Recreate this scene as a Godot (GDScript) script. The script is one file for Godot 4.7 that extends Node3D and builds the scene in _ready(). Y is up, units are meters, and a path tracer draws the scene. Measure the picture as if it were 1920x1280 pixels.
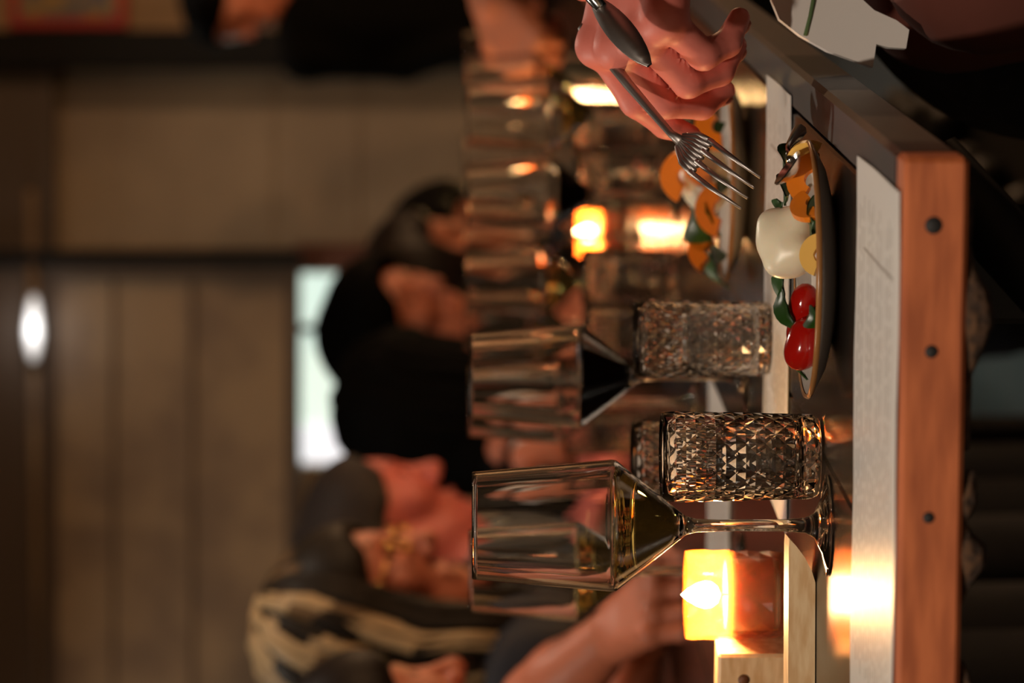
extends Node3D
# A dim restaurant photographed with the camera turned on its side: the picture's left edge is up.
# Upright, the frame is 1280 wide and 1920 high; u, v below are upright pixels, d is metres from the camera.

const F := 7318.0            # focal length in pixels
const EYE := 0.973           # camera height
const TOP := 0.75            # table top height
const HORIZON := 860.0
const CORNER := Vector3(0.0919, 0.0, -1.95)      # near right corner of the table
const ALONG := Vector3(0.1404, 0.0, -0.9901)     # table's long direction, away from the camera
const ACROSS := Vector3(-0.9901, 0.0, -0.1404)   # across the table, to the left
const TABLE_WIDE := 0.985
const TABLE_LONG := 7.1

var M := {}
var used := {}
var rng := RandomNumberGenerator.new()

func _ready():
	rng.seed = 7
	setup_camera_and_light()
	materials()
	build_room()
	build_table()
	build_place_settings()
	build_glasses()
	build_candles()
	build_right_diners()
	build_left_diners()

# ------------------------------------------------------------------ camera, exposure, light

func setup_camera_and_light():
	var cam := Camera3D.new(); cam.name = "camera"
	var tilt := atan(100.0 / F)
	cam.transform = Transform3D(Basis(Vector3(0, -cos(tilt), sin(tilt)), Vector3(1, 0, 0), Vector3(0, sin(tilt), cos(tilt))), Vector3(0, EYE, 0))
	var att := CameraAttributesPhysical.new()
	att.frustum_focal_length = 12.0 / (640.0 / F)
	att.exposure_aperture = 8.3
	att.frustum_focus_distance = 2.4
	att.frustum_near = 0.05; att.frustum_far = 60.0
	cam.attributes = att
	cam.fov = rad_to_deg(2.0 * atan(640.0 / F))
	cam.near = 0.05; cam.far = 60.0
	add_child(cam); cam.current = true
	var env := Environment.new()
	env.background_mode = Environment.BG_COLOR
	env.background_color = Color(0.012, 0.011, 0.010)
	env.tonemap_mode = Environment.TONE_MAPPER_LINEAR
	env.tonemap_exposure = 1.0
	env.sdfgi_enabled = true; env.ssao_enabled = true; env.ssil_enabled = true
	var we := WorldEnvironment.new(); we.name = "environment"; we.environment = env
	add_child(we)

const LAMPS := [
	# x, z, energy, warmth of the ceiling lamps (height 2.75)
	[-0.75, 0.55, 20.0],
	[-1.30, -2.80, 2.4],
	[-1.55, -5.60, 1.6],
	[0.60, -4.60, 1.6],
	[-1.40, -10.85, 1.25],
	[0.15, -10.85, 0.75],
	[1.75, -10.85, 0.9],
]

func build_lamps():
	var where := ["behind the camera", "over the near left seats", "over the far left seats", "over the middle of the table", "near the back wall at left", "near the back wall by the hatch", "near the back wall by the dark post"]
	for i in LAMPS.size():
		var l = LAMPS[i]
		var t := thing("ceiling_lamp", "small round recessed ceiling lamp " + where[i], "lamp", Vector3(l[0], 2.75, l[1]), 0.0)
		var ring := lathe([Vector2(0.0, 0.049), Vector2(0.085, 0.049), Vector2(0.085, 0.0), Vector2(0.07, -0.004), Vector2(0.066, 0.012), Vector2(0.0, 0.014)], 28)
		part("housing", ring, M.black_metal, t)
		var disc := lathe([Vector2(0.0, 0.0), Vector2(0.062, 0.0), Vector2(0.062, 0.010), Vector2(0.0, 0.010)], 28)
		part("diffuser", disc, M.lamp_glow, t)
		var s := SpotLight3D.new(); s.name = "lamp_light"
		s.light_color = Color(1.0, 0.945, 0.87); s.light_energy = l[2]; s.light_size = 0.06
		s.spot_range = 20.0; s.spot_attenuation = 2.0; s.spot_angle = 72.0; s.spot_angle_attenuation = 0.7
		s.shadow_enabled = true
		s.position = Vector3(0, -0.012, 0); s.rotation.x = -PI / 2
		t.add_child(s, true)

# ------------------------------------------------------------------ naming helpers

func numbered(called: String) -> String:
	if not used.has(called):
		used[called] = 0
		return called
	used[called] += 1
	return "%s_%03d" % [called, used[called]]

func tag(o: Node3D, label: String, category: String, group := "") -> Node3D:
	o.set_meta("label", label); o.set_meta("category", category)
	if group != "": o.set_meta("group", group)
	return o

func thing(called: String, label: String, category: String, at := Vector3.ZERO, turn := 0.0, group := "") -> Node3D:
	var o := Node3D.new(); o.name = numbered(called); add_child(o)
	o.position = at; o.rotation.y = turn
	tag(o, label, category, group)
	return o

func part(called: String, mesh: Mesh, mat: Material, parent: Node, at := Vector3.ZERO) -> MeshInstance3D:
	var o := MeshInstance3D.new(); o.name = called; o.mesh = mesh; o.material_override = mat; o.position = at
	parent.add_child(o, true)
	return o

func single(called: String, mesh: Mesh, mat: Material, at: Vector3, label: String, category: String, group := "") -> MeshInstance3D:
	var o := MeshInstance3D.new(); o.name = numbered(called); o.mesh = mesh; o.material_override = mat; o.position = at
	add_child(o); tag(o, label, category, group)
	return o

func struct(called: String, mesh: Mesh, mat: Material, at := Vector3.ZERO) -> MeshInstance3D:
	var o := MeshInstance3D.new(); o.name = called; o.mesh = mesh; o.material_override = mat; o.position = at
	add_child(o); o.set_meta("kind", "structure")
	return o

func frame_struct(called: String, at := Vector3.ZERO) -> Node3D:
	var o := Node3D.new(); o.name = called; o.position = at; add_child(o); o.set_meta("kind", "structure")
	return o

func see(u: float, v: float, d: float) -> Vector3:
	return Vector3((u - 640.0) / F * d, EYE + (HORIZON - v) / F * d, -d)

func spot(u: float, d: float) -> Vector3:
	return Vector3((u - 640.0) / F * d, TOP, -d)

func on_table(right: float, away: float, up := 0.0) -> Vector3:
	return CORNER + ACROSS * right + ALONG * away + Vector3(0, TOP + up, 0)

const TABLE_TURN := -0.1409   # rotation that takes local -z to ALONG

# ------------------------------------------------------------------ materials

func mat(c: Color, rough := 0.7, spec := 0.5) -> StandardMaterial3D:
	var m := StandardMaterial3D.new()
	m.albedo_color = c; m.roughness = rough; m.metallic_specular = spec
	return m

func noisy(c1: Color, c2: Color, scale: Vector3, rough := 0.7, freq := 0.02, seed_ := 1, bump := 0.0) -> StandardMaterial3D:
	var m := StandardMaterial3D.new()
	var n := FastNoiseLite.new(); n.seed = seed_; n.frequency = freq; n.fractal_octaves = 4
	var g := Gradient.new(); g.set_color(0, c1); g.set_color(1, c2); g.set_offset(0, 0.25); g.set_offset(1, 0.75)
	var t := NoiseTexture2D.new(); t.width = 256; t.height = 256; t.seamless = true; t.noise = n; t.color_ramp = g
	m.albedo_texture = t; m.roughness = rough
	m.uv1_triplanar = true; m.uv1_scale = scale
	if bump > 0.0:
		var t2 := NoiseTexture2D.new(); t2.width = 256; t2.height = 256; t2.seamless = true; t2.noise = n
		m.heightmap_enabled = true; m.heightmap_texture = t2; m.heightmap_scale = bump
	return m

func glass(tint: Color, ior_scale := 0.05, rough := 0.0) -> StandardMaterial3D:
	var m := StandardMaterial3D.new()
	m.albedo_color = Color(tint.r, tint.g, tint.b, 0.0); m.roughness = rough
	m.refraction_enabled = true; m.refraction_scale = ior_scale
	return m

func glow(c: Color, energy: float) -> StandardMaterial3D:
	var m := StandardMaterial3D.new()
	m.albedo_color = Color(0.8, 0.8, 0.8); m.emission_enabled = true; m.emission = c; m.emission_energy_multiplier = energy
	return m

func materials():
	M.black_metal = mat(Color(0.06, 0.06, 0.06), 0.5)
	M.lamp_glow = glow(Color(1.0, 0.86, 0.68), 14.0)
	M.wall = noisy(Color(0.50, 0.43, 0.35), Color(0.56, 0.485, 0.395), Vector3(0.5, 0.5, 0.5), 0.85, 0.01, 3)
	M.wall_warm = noisy(Color(0.53, 0.42, 0.30), Color(0.58, 0.46, 0.34), Vector3(0.5, 0.5, 0.5), 0.85, 0.01, 4)
	M.panel = noisy(Color(0.43, 0.35, 0.275), Color(0.53, 0.44, 0.335), Vector3(0.8, 0.8, 0.8), 0.6, 0.012, 5)
	M.panel_trim = mat(Color(0.27, 0.21, 0.16), 0.6)
	M.post = mat(Color(0.085, 0.075, 0.065), 0.8, 0.3)
	M.red_brown = mat(Color(0.34, 0.19, 0.13), 0.7)
	M.floor = noisy(Color(0.06, 0.06, 0.055), Color(0.10, 0.095, 0.085), Vector3(1, 1, 1), 0.6, 0.03, 6)
	M.ceiling = mat(Color(0.30, 0.27, 0.24), 0.9)
	M.dark_wood = noisy(Color(0.045, 0.030, 0.024), Color(0.085, 0.056, 0.042), Vector3(6, 6, 1.2), 0.19, 0.03, 7); M.dark_wood.metallic_specular = 0.32
	M.side_wood = noisy(Color(0.11, 0.062, 0.050), Color(0.17, 0.095, 0.072), Vector3(8, 8, 1.0), 0.4, 0.03, 8)
	M.rail_wood = noisy(Color(0.57, 0.285, 0.145), Color(0.69, 0.37, 0.205), Vector3(1.4, 9, 9), 0.45, 0.03, 9)
	M.bark = noisy(Color(0.16, 0.10, 0.06), Color(0.32, 0.21, 0.12), Vector3(12, 12, 12), 0.95, 0.03, 10, 0.3)
	M.knot = mat(Color(0.075, 0.055, 0.045), 0.7)
	M.pale_wood = noisy(Color(0.86, 0.68, 0.48), Color(0.93, 0.79, 0.61), Vector3(3, 14, 14), 0.5, 0.03, 11)
	M.ceramic = mat(Color(0.84, 0.79, 0.75), 0.15)
	M.steel = mat(Color(0.72, 0.71, 0.70), 0.16); M.steel.metallic = 1.0
	M.satin = mat(Color(0.66, 0.62, 0.60), 0.42); M.satin.metallic = 1.0
	M.bright_steel = mat(Color(0.90, 0.88, 0.86), 0.22); M.bright_steel.metallic = 1.0
	M.glass = glass(Color(1.0, 1.0, 1.0))
	M.cut_glass = glass(Color(1.0, 0.995, 0.985))
	M.white_wine = glass(Color(0.90, 0.84, 0.52), 0.034)
	M.red_wine = mat(Color(0.035, 0.008, 0.012), 0.06)
	M.amber = StandardMaterial3D.new()
	M.amber.albedo_color = Color(0.62, 0.25, 0.085, 0.34); M.amber.transparency = BaseMaterial3D.TRANSPARENCY_ALPHA
	M.amber.roughness = 0.08; M.amber.backlight_enabled = true; M.amber.backlight = Color(0.52, 0.27, 0.105)
	M.wax = mat(Color(0.92, 0.84, 0.66), 0.4); M.wax.subsurf_scatter_enabled = true; M.wax.subsurf_scatter_strength = 0.4
	M.wick = mat(Color(0.05, 0.04, 0.03), 0.9)
	M.flame = glow(Color(1.0, 0.82, 0.55), 150.0)
	M.mozzarella = mat(Color(0.90, 0.85, 0.74), 0.35); M.mozzarella.subsurf_scatter_enabled = true; M.mozzarella.subsurf_scatter_strength = 0.25
	M.tomato = mat(Color(0.62, 0.07, 0.035), 0.15)
	M.orange = mat(Color(0.86, 0.47, 0.10), 0.3)
	M.orange_pale = mat(Color(0.88, 0.68, 0.32), 0.3)
	M.basil = mat(Color(0.13, 0.25, 0.065), 0.35)
	M.lettuce = mat(Color(0.22, 0.33, 0.11), 0.4)
	M.skin = mat(Color(0.78, 0.46, 0.345), 0.5); M.skin.subsurf_scatter_enabled = true; M.skin.subsurf_scatter_strength = 0.08
	M.skin_tan = mat(Color(0.68, 0.40, 0.28), 0.55)
	M.skin_pink = mat(Color(0.89, 0.49, 0.43), 0.5)
	M.skin_ruddy = mat(Color(0.72, 0.36, 0.33), 0.55)
	M.eye = mat(Color(0.06, 0.04, 0.03), 0.1)
	M.nail = mat(Color(0.84, 0.58, 0.50), 0.25)
	M.lip = mat(Color(0.55, 0.20, 0.17), 0.4)
	M.hair_black = mat(Color(0.028, 0.023, 0.020), 0.65); M.hair_black.metallic_specular = 0.12
	M.hair_brown = mat(Color(0.10, 0.06, 0.04), 0.5); M.hair_brown.metallic_specular = 0.25
	M.hair_gray = mat(Color(0.18, 0.155, 0.15), 0.6); M.hair_gray.metallic_specular = 0.25
	M.hair_dark = mat(Color(0.16, 0.13, 0.10), 0.5); M.hair_dark.metallic_specular = 0.25
	M.hair_blond = mat(Color(0.74, 0.62, 0.46), 0.4); M.hair_blond.metallic_specular = 0.25
	M.hair_mid = mat(Color(0.46, 0.36, 0.25), 0.45); M.hair_mid.metallic_specular = 0.25
	M.cloth_black = mat(Color(0.045, 0.042, 0.042), 0.95, 0.2)
	M.cloth_navy = mat(Color(0.05, 0.05, 0.10), 0.9)
	M.cloth_beige = mat(Color(0.72, 0.60, 0.46), 0.9)
	M.cloth_gray = mat(Color(0.40, 0.41, 0.40), 0.9)
	M.cloth_white = mat(Color(0.86, 0.82, 0.79), 0.9)
	M.cloth_red = mat(Color(0.42, 0.11, 0.11), 0.9)
	M.cloth_slate = mat(Color(0.14, 0.15, 0.16), 0.9)
	M.cloth_denim = mat(Color(0.06, 0.065, 0.09), 0.9)
	M.armchair = noisy(Color(0.085, 0.090, 0.082), Color(0.115, 0.12, 0.112), Vector3(4, 4, 4), 0.8, 0.05, 12)
	M.bench = mat(Color(0.10, 0.07, 0.05), 0.7)
	M.gold = mat(Color(0.85, 0.62, 0.30), 0.25); M.gold.metallic = 1.0

# ------------------------------------------------------------------ mesh helpers

func lathe(profile: Array, seg := 48, flat := false, wave := 0.0, wave_n := 0, from_row := 0, to_row := -1) -> ArrayMesh:
	# profile: Vector2(radius, height), up the outside first; rows from_row..to_row are pushed in and out in a diamond pattern
	var st := SurfaceTool.new(); st.begin(Mesh.PRIMITIVE_TRIANGLES)
	var rows := []
	for i in profile.size():
		var row := PackedVector3Array()
		for j in seg + 1:
			var k := j % seg
			var r: float = profile[i].x
			var a := TAU * k / seg
			if wave > 0.0 and i >= from_row and i <= to_row:
				r += wave * (1.0 if (k + i) % 2 == 0 else -1.0)
			row.append(Vector3(r * cos(a), profile[i].y, r * sin(a)))
		rows.append(row)
	for i in profile.size() - 1:
		var facet: bool = flat and i >= from_row and i < to_row
		st.set_smooth_group(0xFFFFFFFF if facet else 0)
		for j in seg:
			var a = rows[i][j]; var b = rows[i][j + 1]; var c = rows[i + 1][j]; var d = rows[i + 1][j + 1]
			if facet and (i + j) % 2 == 0:
				if a != b: tri(st, a, b, d)
				if c != d: tri(st, a, d, c)
			else:
				if a != b: tri(st, a, b, c)
				if c != d: tri(st, c, b, d)
	st.generate_normals()
	return st.commit()

func tri(st: SurfaceTool, a: Vector3, b: Vector3, c: Vector3):
	st.add_vertex(a); st.add_vertex(b); st.add_vertex(c)

func tri_out(st: SurfaceTool, a: Vector3, b: Vector3, c: Vector3, centre: Vector3):
	# front faces run clockwise seen from outside
	if (b - a).cross(c - a).dot((a + b + c) / 3.0 - centre) > 0.0: tri(st, a, c, b)
	else: tri(st, a, b, c)

func box_into(st: SurfaceTool, centre: Vector3, size: Vector3, bevel := 0.003, basis := Basis()):
	var h := size / 2.0
	var b := minf(bevel, minf(h.x, minf(h.y, h.z)) * 0.9)
	st.set_smooth_group(0xFFFFFFFF)
	var p := func(sx, sy, sz, ax): # the corner point that lies on the face of axis ax
		var q := Vector3(sx * (h.x - b), sy * (h.y - b), sz * (h.z - b))
		q[ax] = [sx, sy, sz][ax] * h[ax]
		return centre + basis * q
	for ax in 3:
		var u := (ax + 1) % 3
		var w := (ax + 2) % 3
		for s in [-1.0, 1.0]:
			var q := []
			for k in [[-1, -1], [1, -1], [1, 1], [-1, 1]]:
				var c := [0.0, 0.0, 0.0]; c[ax] = s; c[u] = float(k[0]); c[w] = float(k[1])
				q.append(p.call(c[0], c[1], c[2], ax))
			tri_out(st, q[0], q[1], q[2], centre); tri_out(st, q[0], q[2], q[3], centre)
		for su in [-1.0, 1.0]: # edges along ax
			for sw in [-1.0, 1.0]:
				var c0 := [0.0, 0.0, 0.0]; c0[u] = su; c0[w] = sw; c0[ax] = -1.0
				var c1 := c0.duplicate(); c1[ax] = 1.0
				var e0 = p.call(c0[0], c0[1], c0[2], u); var e1 = p.call(c1[0], c1[1], c1[2], u)
				var f0 = p.call(c0[0], c0[1], c0[2], w); var f1 = p.call(c1[0], c1[1], c1[2], w)
				tri_out(st, e0, e1, f1, centre); tri_out(st, e0, f1, f0, centre)
	for sx in [-1.0, 1.0]:
		for sy in [-1.0, 1.0]:
			for sz in [-1.0, 1.0]:
				tri_out(st, p.call(sx, sy, sz, 0), p.call(sx, sy, sz, 1), p.call(sx, sy, sz, 2), centre)

func box(size: Vector3, bevel := 0.003) -> ArrayMesh:
	var st := SurfaceTool.new(); st.begin(Mesh.PRIMITIVE_TRIANGLES)
	box_into(st, Vector3.ZERO, size, bevel)
	st.generate_normals()
	return st.commit()

func wall_box(a: Vector3, b: Vector3) -> ArrayMesh:
	var st := SurfaceTool.new(); st.begin(Mesh.PRIMITIVE_TRIANGLES)
	box_into(st, (a + b) / 2.0, (b - a).abs(), 0.002)
	st.generate_normals()
	return st.commit()

func tube_into(st: SurfaceTool, pts: Array, radii: Array, seg := 8, squash := Vector3.ONE):
	# a smooth tube through points with a radius at each; closed ends
	var up := Vector3(0.13, 0.97, 0.21).normalized()
	st.set_smooth_group(0)
	var rings := []
	for i in pts.size():
		var t: Vector3 = (pts[mini(i + 1, pts.size() - 1)] - pts[maxi(i - 1, 0)]).normalized()
		var sx := t.cross(up).normalized()
		if sx.length() < 0.1: sx = t.cross(Vector3.RIGHT).normalized()
		var sy := sx.cross(t).normalized()
		var ring := []
		for j in seg:
			var a := TAU * j / seg
			ring.append(pts[i] + (sx * cos(a) + sy * sin(a)) * squash * radii[i])
		rings.append(ring)
	for i in pts.size() - 1:
		var mid: Vector3 = (pts[i] + pts[i + 1]) / 2.0
		for j in seg:
			var k := (j + 1) % seg
			tri_out(st, rings[i][j], rings[i][k], rings[i + 1][k], mid)
			tri_out(st, rings[i][j], rings[i + 1][k], rings[i + 1][j], mid)
	for e in [[0, 1], [pts.size() - 1, pts.size() - 2]]:
		for j in seg:
			tri_out(st, pts[e[0]], rings[e[0]][j], rings[e[0]][(j + 1) % seg], pts[e[1]])

func tube(pts: Array, radii: Array, seg := 8) -> ArrayMesh:
	var st := SurfaceTool.new(); st.begin(Mesh.PRIMITIVE_TRIANGLES)
	tube_into(st, pts, radii, seg)
	st.generate_normals()
	return st.commit()

func slab(outline: PackedVector2Array, thick: float) -> ArrayMesh:
	# outline in x, y, extruded along z from 0 to -thick
	var st := SurfaceTool.new(); st.begin(Mesh.PRIMITIVE_TRIANGLES)
	st.set_smooth_group(0xFFFFFFFF)
	var t := Geometry2D.triangulate_polygon(outline)
	for i in range(0, t.size(), 3):
		var a := outline[t[i]]; var b := outline[t[i + 1]]; var c := outline[t[i + 2]]
		if (b - a).cross(c - a) > 0.0:
			var s := b; b = c; c = s
		tri(st, Vector3(a.x, a.y, 0), Vector3(b.x, b.y, 0), Vector3(c.x, c.y, 0))
		tri(st, Vector3(a.x, a.y, -thick), Vector3(c.x, c.y, -thick), Vector3(b.x, b.y, -thick))
	var area := 0.0
	for i in outline.size(): area += outline[i].cross(outline[(i + 1) % outline.size()])
	for i in outline.size():
		var a := outline[i]; var b := outline[(i + 1) % outline.size()]
		if area < 0.0:
			var s := a; a = b; b = s
		var a3 := Vector3(a.x, a.y, 0); var b3 := Vector3(b.x, b.y, 0); var z := Vector3(0, 0, -thick)
		tri(st, a3, a3 + z, b3); tri(st, b3, a3 + z, b3 + z)
	st.generate_normals()
	return st.commit()

# ------------------------------------------------------------------ smooth bodies: distances to tapered bones, joined, meshed as surface nets
# a bone is [a, b, radius at a, radius at b, blend, sign]

func bone(a: Vector3, b: Vector3, ra: float, rb: float, blend := 0.02, cut := 1.0) -> Array:
	return [a, b, ra, rb, blend, cut]

func ball(a: Vector3, r: float, blend := 0.02, cut := 1.0) -> Array:
	return [a, a + Vector3(0, 0.0001, 0), r, r, blend, cut]

func nets(groups: Array) -> ArrayMesh:
	# groups: [[bones, cell], ...] each on a grid of its own, all in one mesh
	var V := PackedVector3Array(); var N := PackedVector3Array(); var I := PackedInt32Array()
	for g in groups: net_into(g[0], g[1], V, N, I)
	var arr := []; arr.resize(Mesh.ARRAY_MAX)
	arr[Mesh.ARRAY_VERTEX] = V; arr[Mesh.ARRAY_NORMAL] = N; arr[Mesh.ARRAY_INDEX] = I
	var m := ArrayMesh.new(); m.add_surface_from_arrays(Mesh.PRIMITIVE_TRIANGLES, arr)
	return m

func net_into(bones: Array, cell: float, V: PackedVector3Array, N: PackedVector3Array, I: PackedInt32Array):
	var lo := Vector3(1e9, 1e9, 1e9); var hi := -lo
	for b in bones:
		if b[5] < 0.0: continue
		var r := maxf(b[2], b[3]) + cell * 2.5
		lo = lo.min(b[0] - Vector3(r, r, r)).min(b[1] - Vector3(r, r, r))
		hi = hi.max(b[0] + Vector3(r, r, r)).max(b[1] + Vector3(r, r, r))
	var nx := int((hi.x - lo.x) / cell) + 2; var ny := int((hi.y - lo.y) / cell) + 2; var nz := int((hi.z - lo.z) / cell) + 2
	var G := PackedFloat32Array(); G.resize(nx * ny * nz); G.fill(1.0)
	var sy := nx; var sz := nx * ny
	for b in bones:
		var A: Vector3 = b[0]; var D: Vector3 = b[1] - b[0]; var ra: float = b[2]; var dr: float = b[3] - b[2]
		var kk: float = b[4]; var cut: float = b[5]; var dd := D.length_squared()
		var r := maxf(b[2], b[3]) + kk + cell * 2.0
		var p0: Vector3 = ((A.min(b[1]) - Vector3(r, r, r) - lo) / cell).max(Vector3.ZERO)
		var p1: Vector3 = (A.max(b[1]) + Vector3(r, r, r) - lo) / cell
		var i0 := int(p0.x); var j0 := int(p0.y); var k0 := int(p0.z)
		var i1 := mini(nx - 1, int(p1.x) + 1); var j1 := mini(ny - 1, int(p1.y) + 1); var k1 := mini(nz - 1, int(p1.z) + 1)
		for k in range(k0, k1 + 1):
			for j in range(j0, j1 + 1):
				var at := k * sz + j * sy
				for i in range(i0, i1 + 1):
					var p := lo + Vector3(i, j, k) * cell - A
					var t := clampf(p.dot(D) / dd, 0.0, 1.0)
					var dist := (p - D * t).length() - ra - dr * t
					var old := G[at + i]
					if cut > 0.0:
						var h := maxf(kk - absf(old - dist), 0.0)
						G[at + i] = minf(old, dist) - h * h * 0.25 / kk
					else:
						var h := maxf(kk - absf(old + dist), 0.0)
						G[at + i] = maxf(old, -dist) + h * h * 0.25 / kk
	var W := PackedInt32Array(); W.resize(nx * ny * nz); W.fill(-1)
	var corner := [0, 1, sy, sy + 1, sz, sz + 1, sz + sy, sz + sy + 1]
	var edges := [[0, 1], [2, 3], [4, 5], [6, 7], [0, 2], [1, 3], [4, 6], [5, 7], [0, 4], [1, 5], [2, 6], [3, 7]]
	var near := cell * 2.0
	for k in nz - 1:
		for j in ny - 1:
			var at := k * sz + j * sy
			for i in nx - 1:
				var q := at + i
				if absf(G[q]) > near: continue
				var n_in := 0
				for c in corner:
					if G[q + c] < 0.0: n_in += 1
				if n_in == 0 or n_in == 8: continue
				var sum := Vector3.ZERO; var cnt := 0
				for e in edges:
					var ga := G[q + corner[e[0]]]; var gb := G[q + corner[e[1]]]
					if (ga < 0.0) != (gb < 0.0):
						var t := ga / (ga - gb)
						var ca: int = e[0]; var cb: int = e[1]
						sum += Vector3(ca & 1, (ca >> 1) & 1, ca >> 2).lerp(Vector3(cb & 1, (cb >> 1) & 1, cb >> 2), t)
						cnt += 1
				W[q] = V.size()
				V.append(lo + (Vector3(i, j, k) + sum / cnt) * cell)
				var g0 := G[q]; var g1 := G[q + 1]; var g2 := G[q + sy]; var g3 := G[q + sy + 1]
				var g4 := G[q + sz]; var g5 := G[q + sz + 1]; var g6 := G[q + sz + sy]; var g7 := G[q + sz + sy + 1]
				N.append(Vector3(g1 + g3 + g5 + g7 - g0 - g2 - g4 - g6, g2 + g3 + g6 + g7 - g0 - g1 - g4 - g5, g4 + g5 + g6 + g7 - g0 - g1 - g2 - g3).normalized())
	var step := [1, sy, sz]
	for k in range(1, nz - 1):
		for j in range(1, ny - 1):
			var at := k * sz + j * sy
			for i in range(1, nx - 1):
				var q := at + i
				if absf(G[q]) > near: continue
				var inside := G[q] < 0.0
				for ax in 3:
					if inside == (G[q + step[ax]] < 0.0): continue
					var u: int = step[(ax + 1) % 3]; var w: int = step[(ax + 2) % 3]
					var a := W[q - u - w]; var b := W[q - w]; var c := W[q]; var d := W[q - u]
					if a < 0 or b < 0 or c < 0 or d < 0: continue
					if inside: # solid on the low side: outward is +axis; clockwise from outside
						I.append_array([a, c, b, a, d, c])
					else:
						I.append_array([a, b, c, a, c, d])

# ------------------------------------------------------------------ people

func head_bones(at: Vector3, face: Basis, k := 1.0) -> Array:
	# face: x to the person's left, y up, z forward
	var f := func(x, y, z): return at + face * (Vector3(x, y, z) * k)
	var b := []
	b.append(bone(f.call(0, 0.030, -0.032), f.call(0, 0.036, 0.022), 0.079 * k, 0.074 * k, 0.03))
	b.append(bone(f.call(0, 0.0, 0.038), f.call(0, -0.058, 0.044), 0.058 * k, 0.043 * k, 0.03))
	for s in [-1.0, 1.0]:
		b.append(bone(f.call(0.046 * s, -0.045, 0.0), f.call(0.014 * s, -0.092, 0.062), 0.024 * k, 0.018 * k, 0.02))
		b.append(ball(f.call(0.040 * s, -0.014, 0.062), 0.024 * k, 0.02))
		b.append(bone(f.call(0.012 * s, 0.034, 0.084), f.call(0.038 * s, 0.036, 0.070), 0.012 * k, 0.011 * k, 0.012))
		b.append(bone(f.call(0.076 * s, 0.022, -0.014), f.call(0.077 * s, -0.020, -0.004), 0.014 * k, 0.010 * k, 0.008))
	b.append(ball(f.call(0, -0.096, 0.070), 0.020 * k, 0.015))
	for s in [-1.0, 1.0]: b.append(ball(f.call(0.031 * s, 0.014, 0.104), 0.014 * k, 0.014, -1.0))
	b.append(bone(f.call(0, 0.020, 0.088), f.call(0, -0.024, 0.113), 0.008 * k, 0.013 * k, 0.010))
	for s in [-1.0, 1.0]: b.append(ball(f.call(0.012 * s, -0.030, 0.100), 0.009 * k, 0.008))
	b.append(bone(f.call(-0.020, -0.057, 0.084), f.call(0.020, -0.057, 0.084), 0.008 * k, 0.008 * k, 0.008))
	b.append(bone(f.call(-0.016, -0.071, 0.082), f.call(0.016, -0.071, 0.082), 0.009 * k, 0.009 * k, 0.008))
	b.append(bone(f.call(-0.022, -0.064, 0.094), f.call(0.022, -0.064, 0.094), 0.003 * k, 0.003 * k, 0.004, -1.0))
	return b

func look(towards: Vector3, roll := 0.0) -> Basis:
	var z := towards.normalized()
	var x := Vector3.UP.cross(z).normalized()
	var y := z.cross(x)
	return Basis(x, y, z) * Basis(Vector3(0, 0, 1), roll)

func hand_bones(wrist: Vector3, dir: Vector3, back: Vector3, side: float, curl: Array, thumb := 0.5, k := 1.0) -> Array:
	# dir: wrist to knuckles; back: out of the back of the hand; side +1: thumb lies towards dir x back
	var d := dir.normalized(); var n := (back - d * back.dot(d)).normalized(); var w := d.cross(n) * side
	var b := []
	var len_palm := 0.092 * k
	var offs := [0.030, 0.010, -0.011, -0.030]
	var reach := [0.0, 0.004, 0.0, -0.008]
	b.append(bone(wrist - d * 0.035 * k, wrist + d * 0.01 * k, 0.026 * k, 0.026 * k, 0.015))
	for i in 4:
		b.append(bone(wrist + d * 0.012 * k + w * offs[i] * 0.6 * k, wrist + d * (len_palm + reach[i] * k) + w * offs[i] * k, 0.016 * k, 0.0135 * k, 0.012))
	b.append(bone(wrist + d * 0.015 * k + w * 0.020 * k - n * 0.008 * k, wrist + d * 0.055 * k + w * 0.030 * k - n * 0.010 * k, 0.017 * k, 0.013 * k, 0.012))
	var lens := [[0.042, 0.026, 0.021], [0.046, 0.029, 0.022], [0.042, 0.027, 0.022], [0.034, 0.021, 0.019]]
	for i in 4:
		var p: Vector3 = wrist + d * (len_palm + reach[i] * k) + w * offs[i] * k
		var ang := 0.0
		b.append(ball(p + n * 0.002 * k, 0.0125 * k, 0.006))
		for j in 3:
			ang += curl[i][j] if curl[i] is Array else curl[i] * [1.0, 1.15, 0.75][j]
			var q: Vector3 = p + (d * cos(ang) - n * sin(ang) + w * (offs[i] * 1.2 if ang < 0.6 else 0.0)).normalized() * lens[i][j] * k
			b.append(bone(p, q, [0.0098, 0.0092, 0.0082][j] * k, [0.0092, 0.0082, 0.0068][j] * k, 0.0035))
			p = q
	# thumb leaves the side of the palm near its base
	var t0 := wrist + d * 0.028 * k + w * 0.030 * k - n * 0.006 * k
	var t1 := t0 + (d * 0.75 + w * 0.60 - n * thumb * 0.5).normalized() * 0.040 * k
	var t2 := t1 + (d * 0.95 + w * (0.25 - thumb * 0.4) - n * thumb).normalized() * 0.032 * k
	var t3 := t2 + (d * 0.95 - w * 0.2 * thumb - n * thumb * 0.9).normalized() * 0.026 * k
	b.append(bone(t0, t1, 0.014 * k, 0.0115 * k, 0.008)); b.append(bone(t1, t2, 0.0112 * k, 0.0100 * k, 0.005)); b.append(bone(t2, t3, 0.0100 * k, 0.0080 * k, 0.004))
	return b

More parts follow.
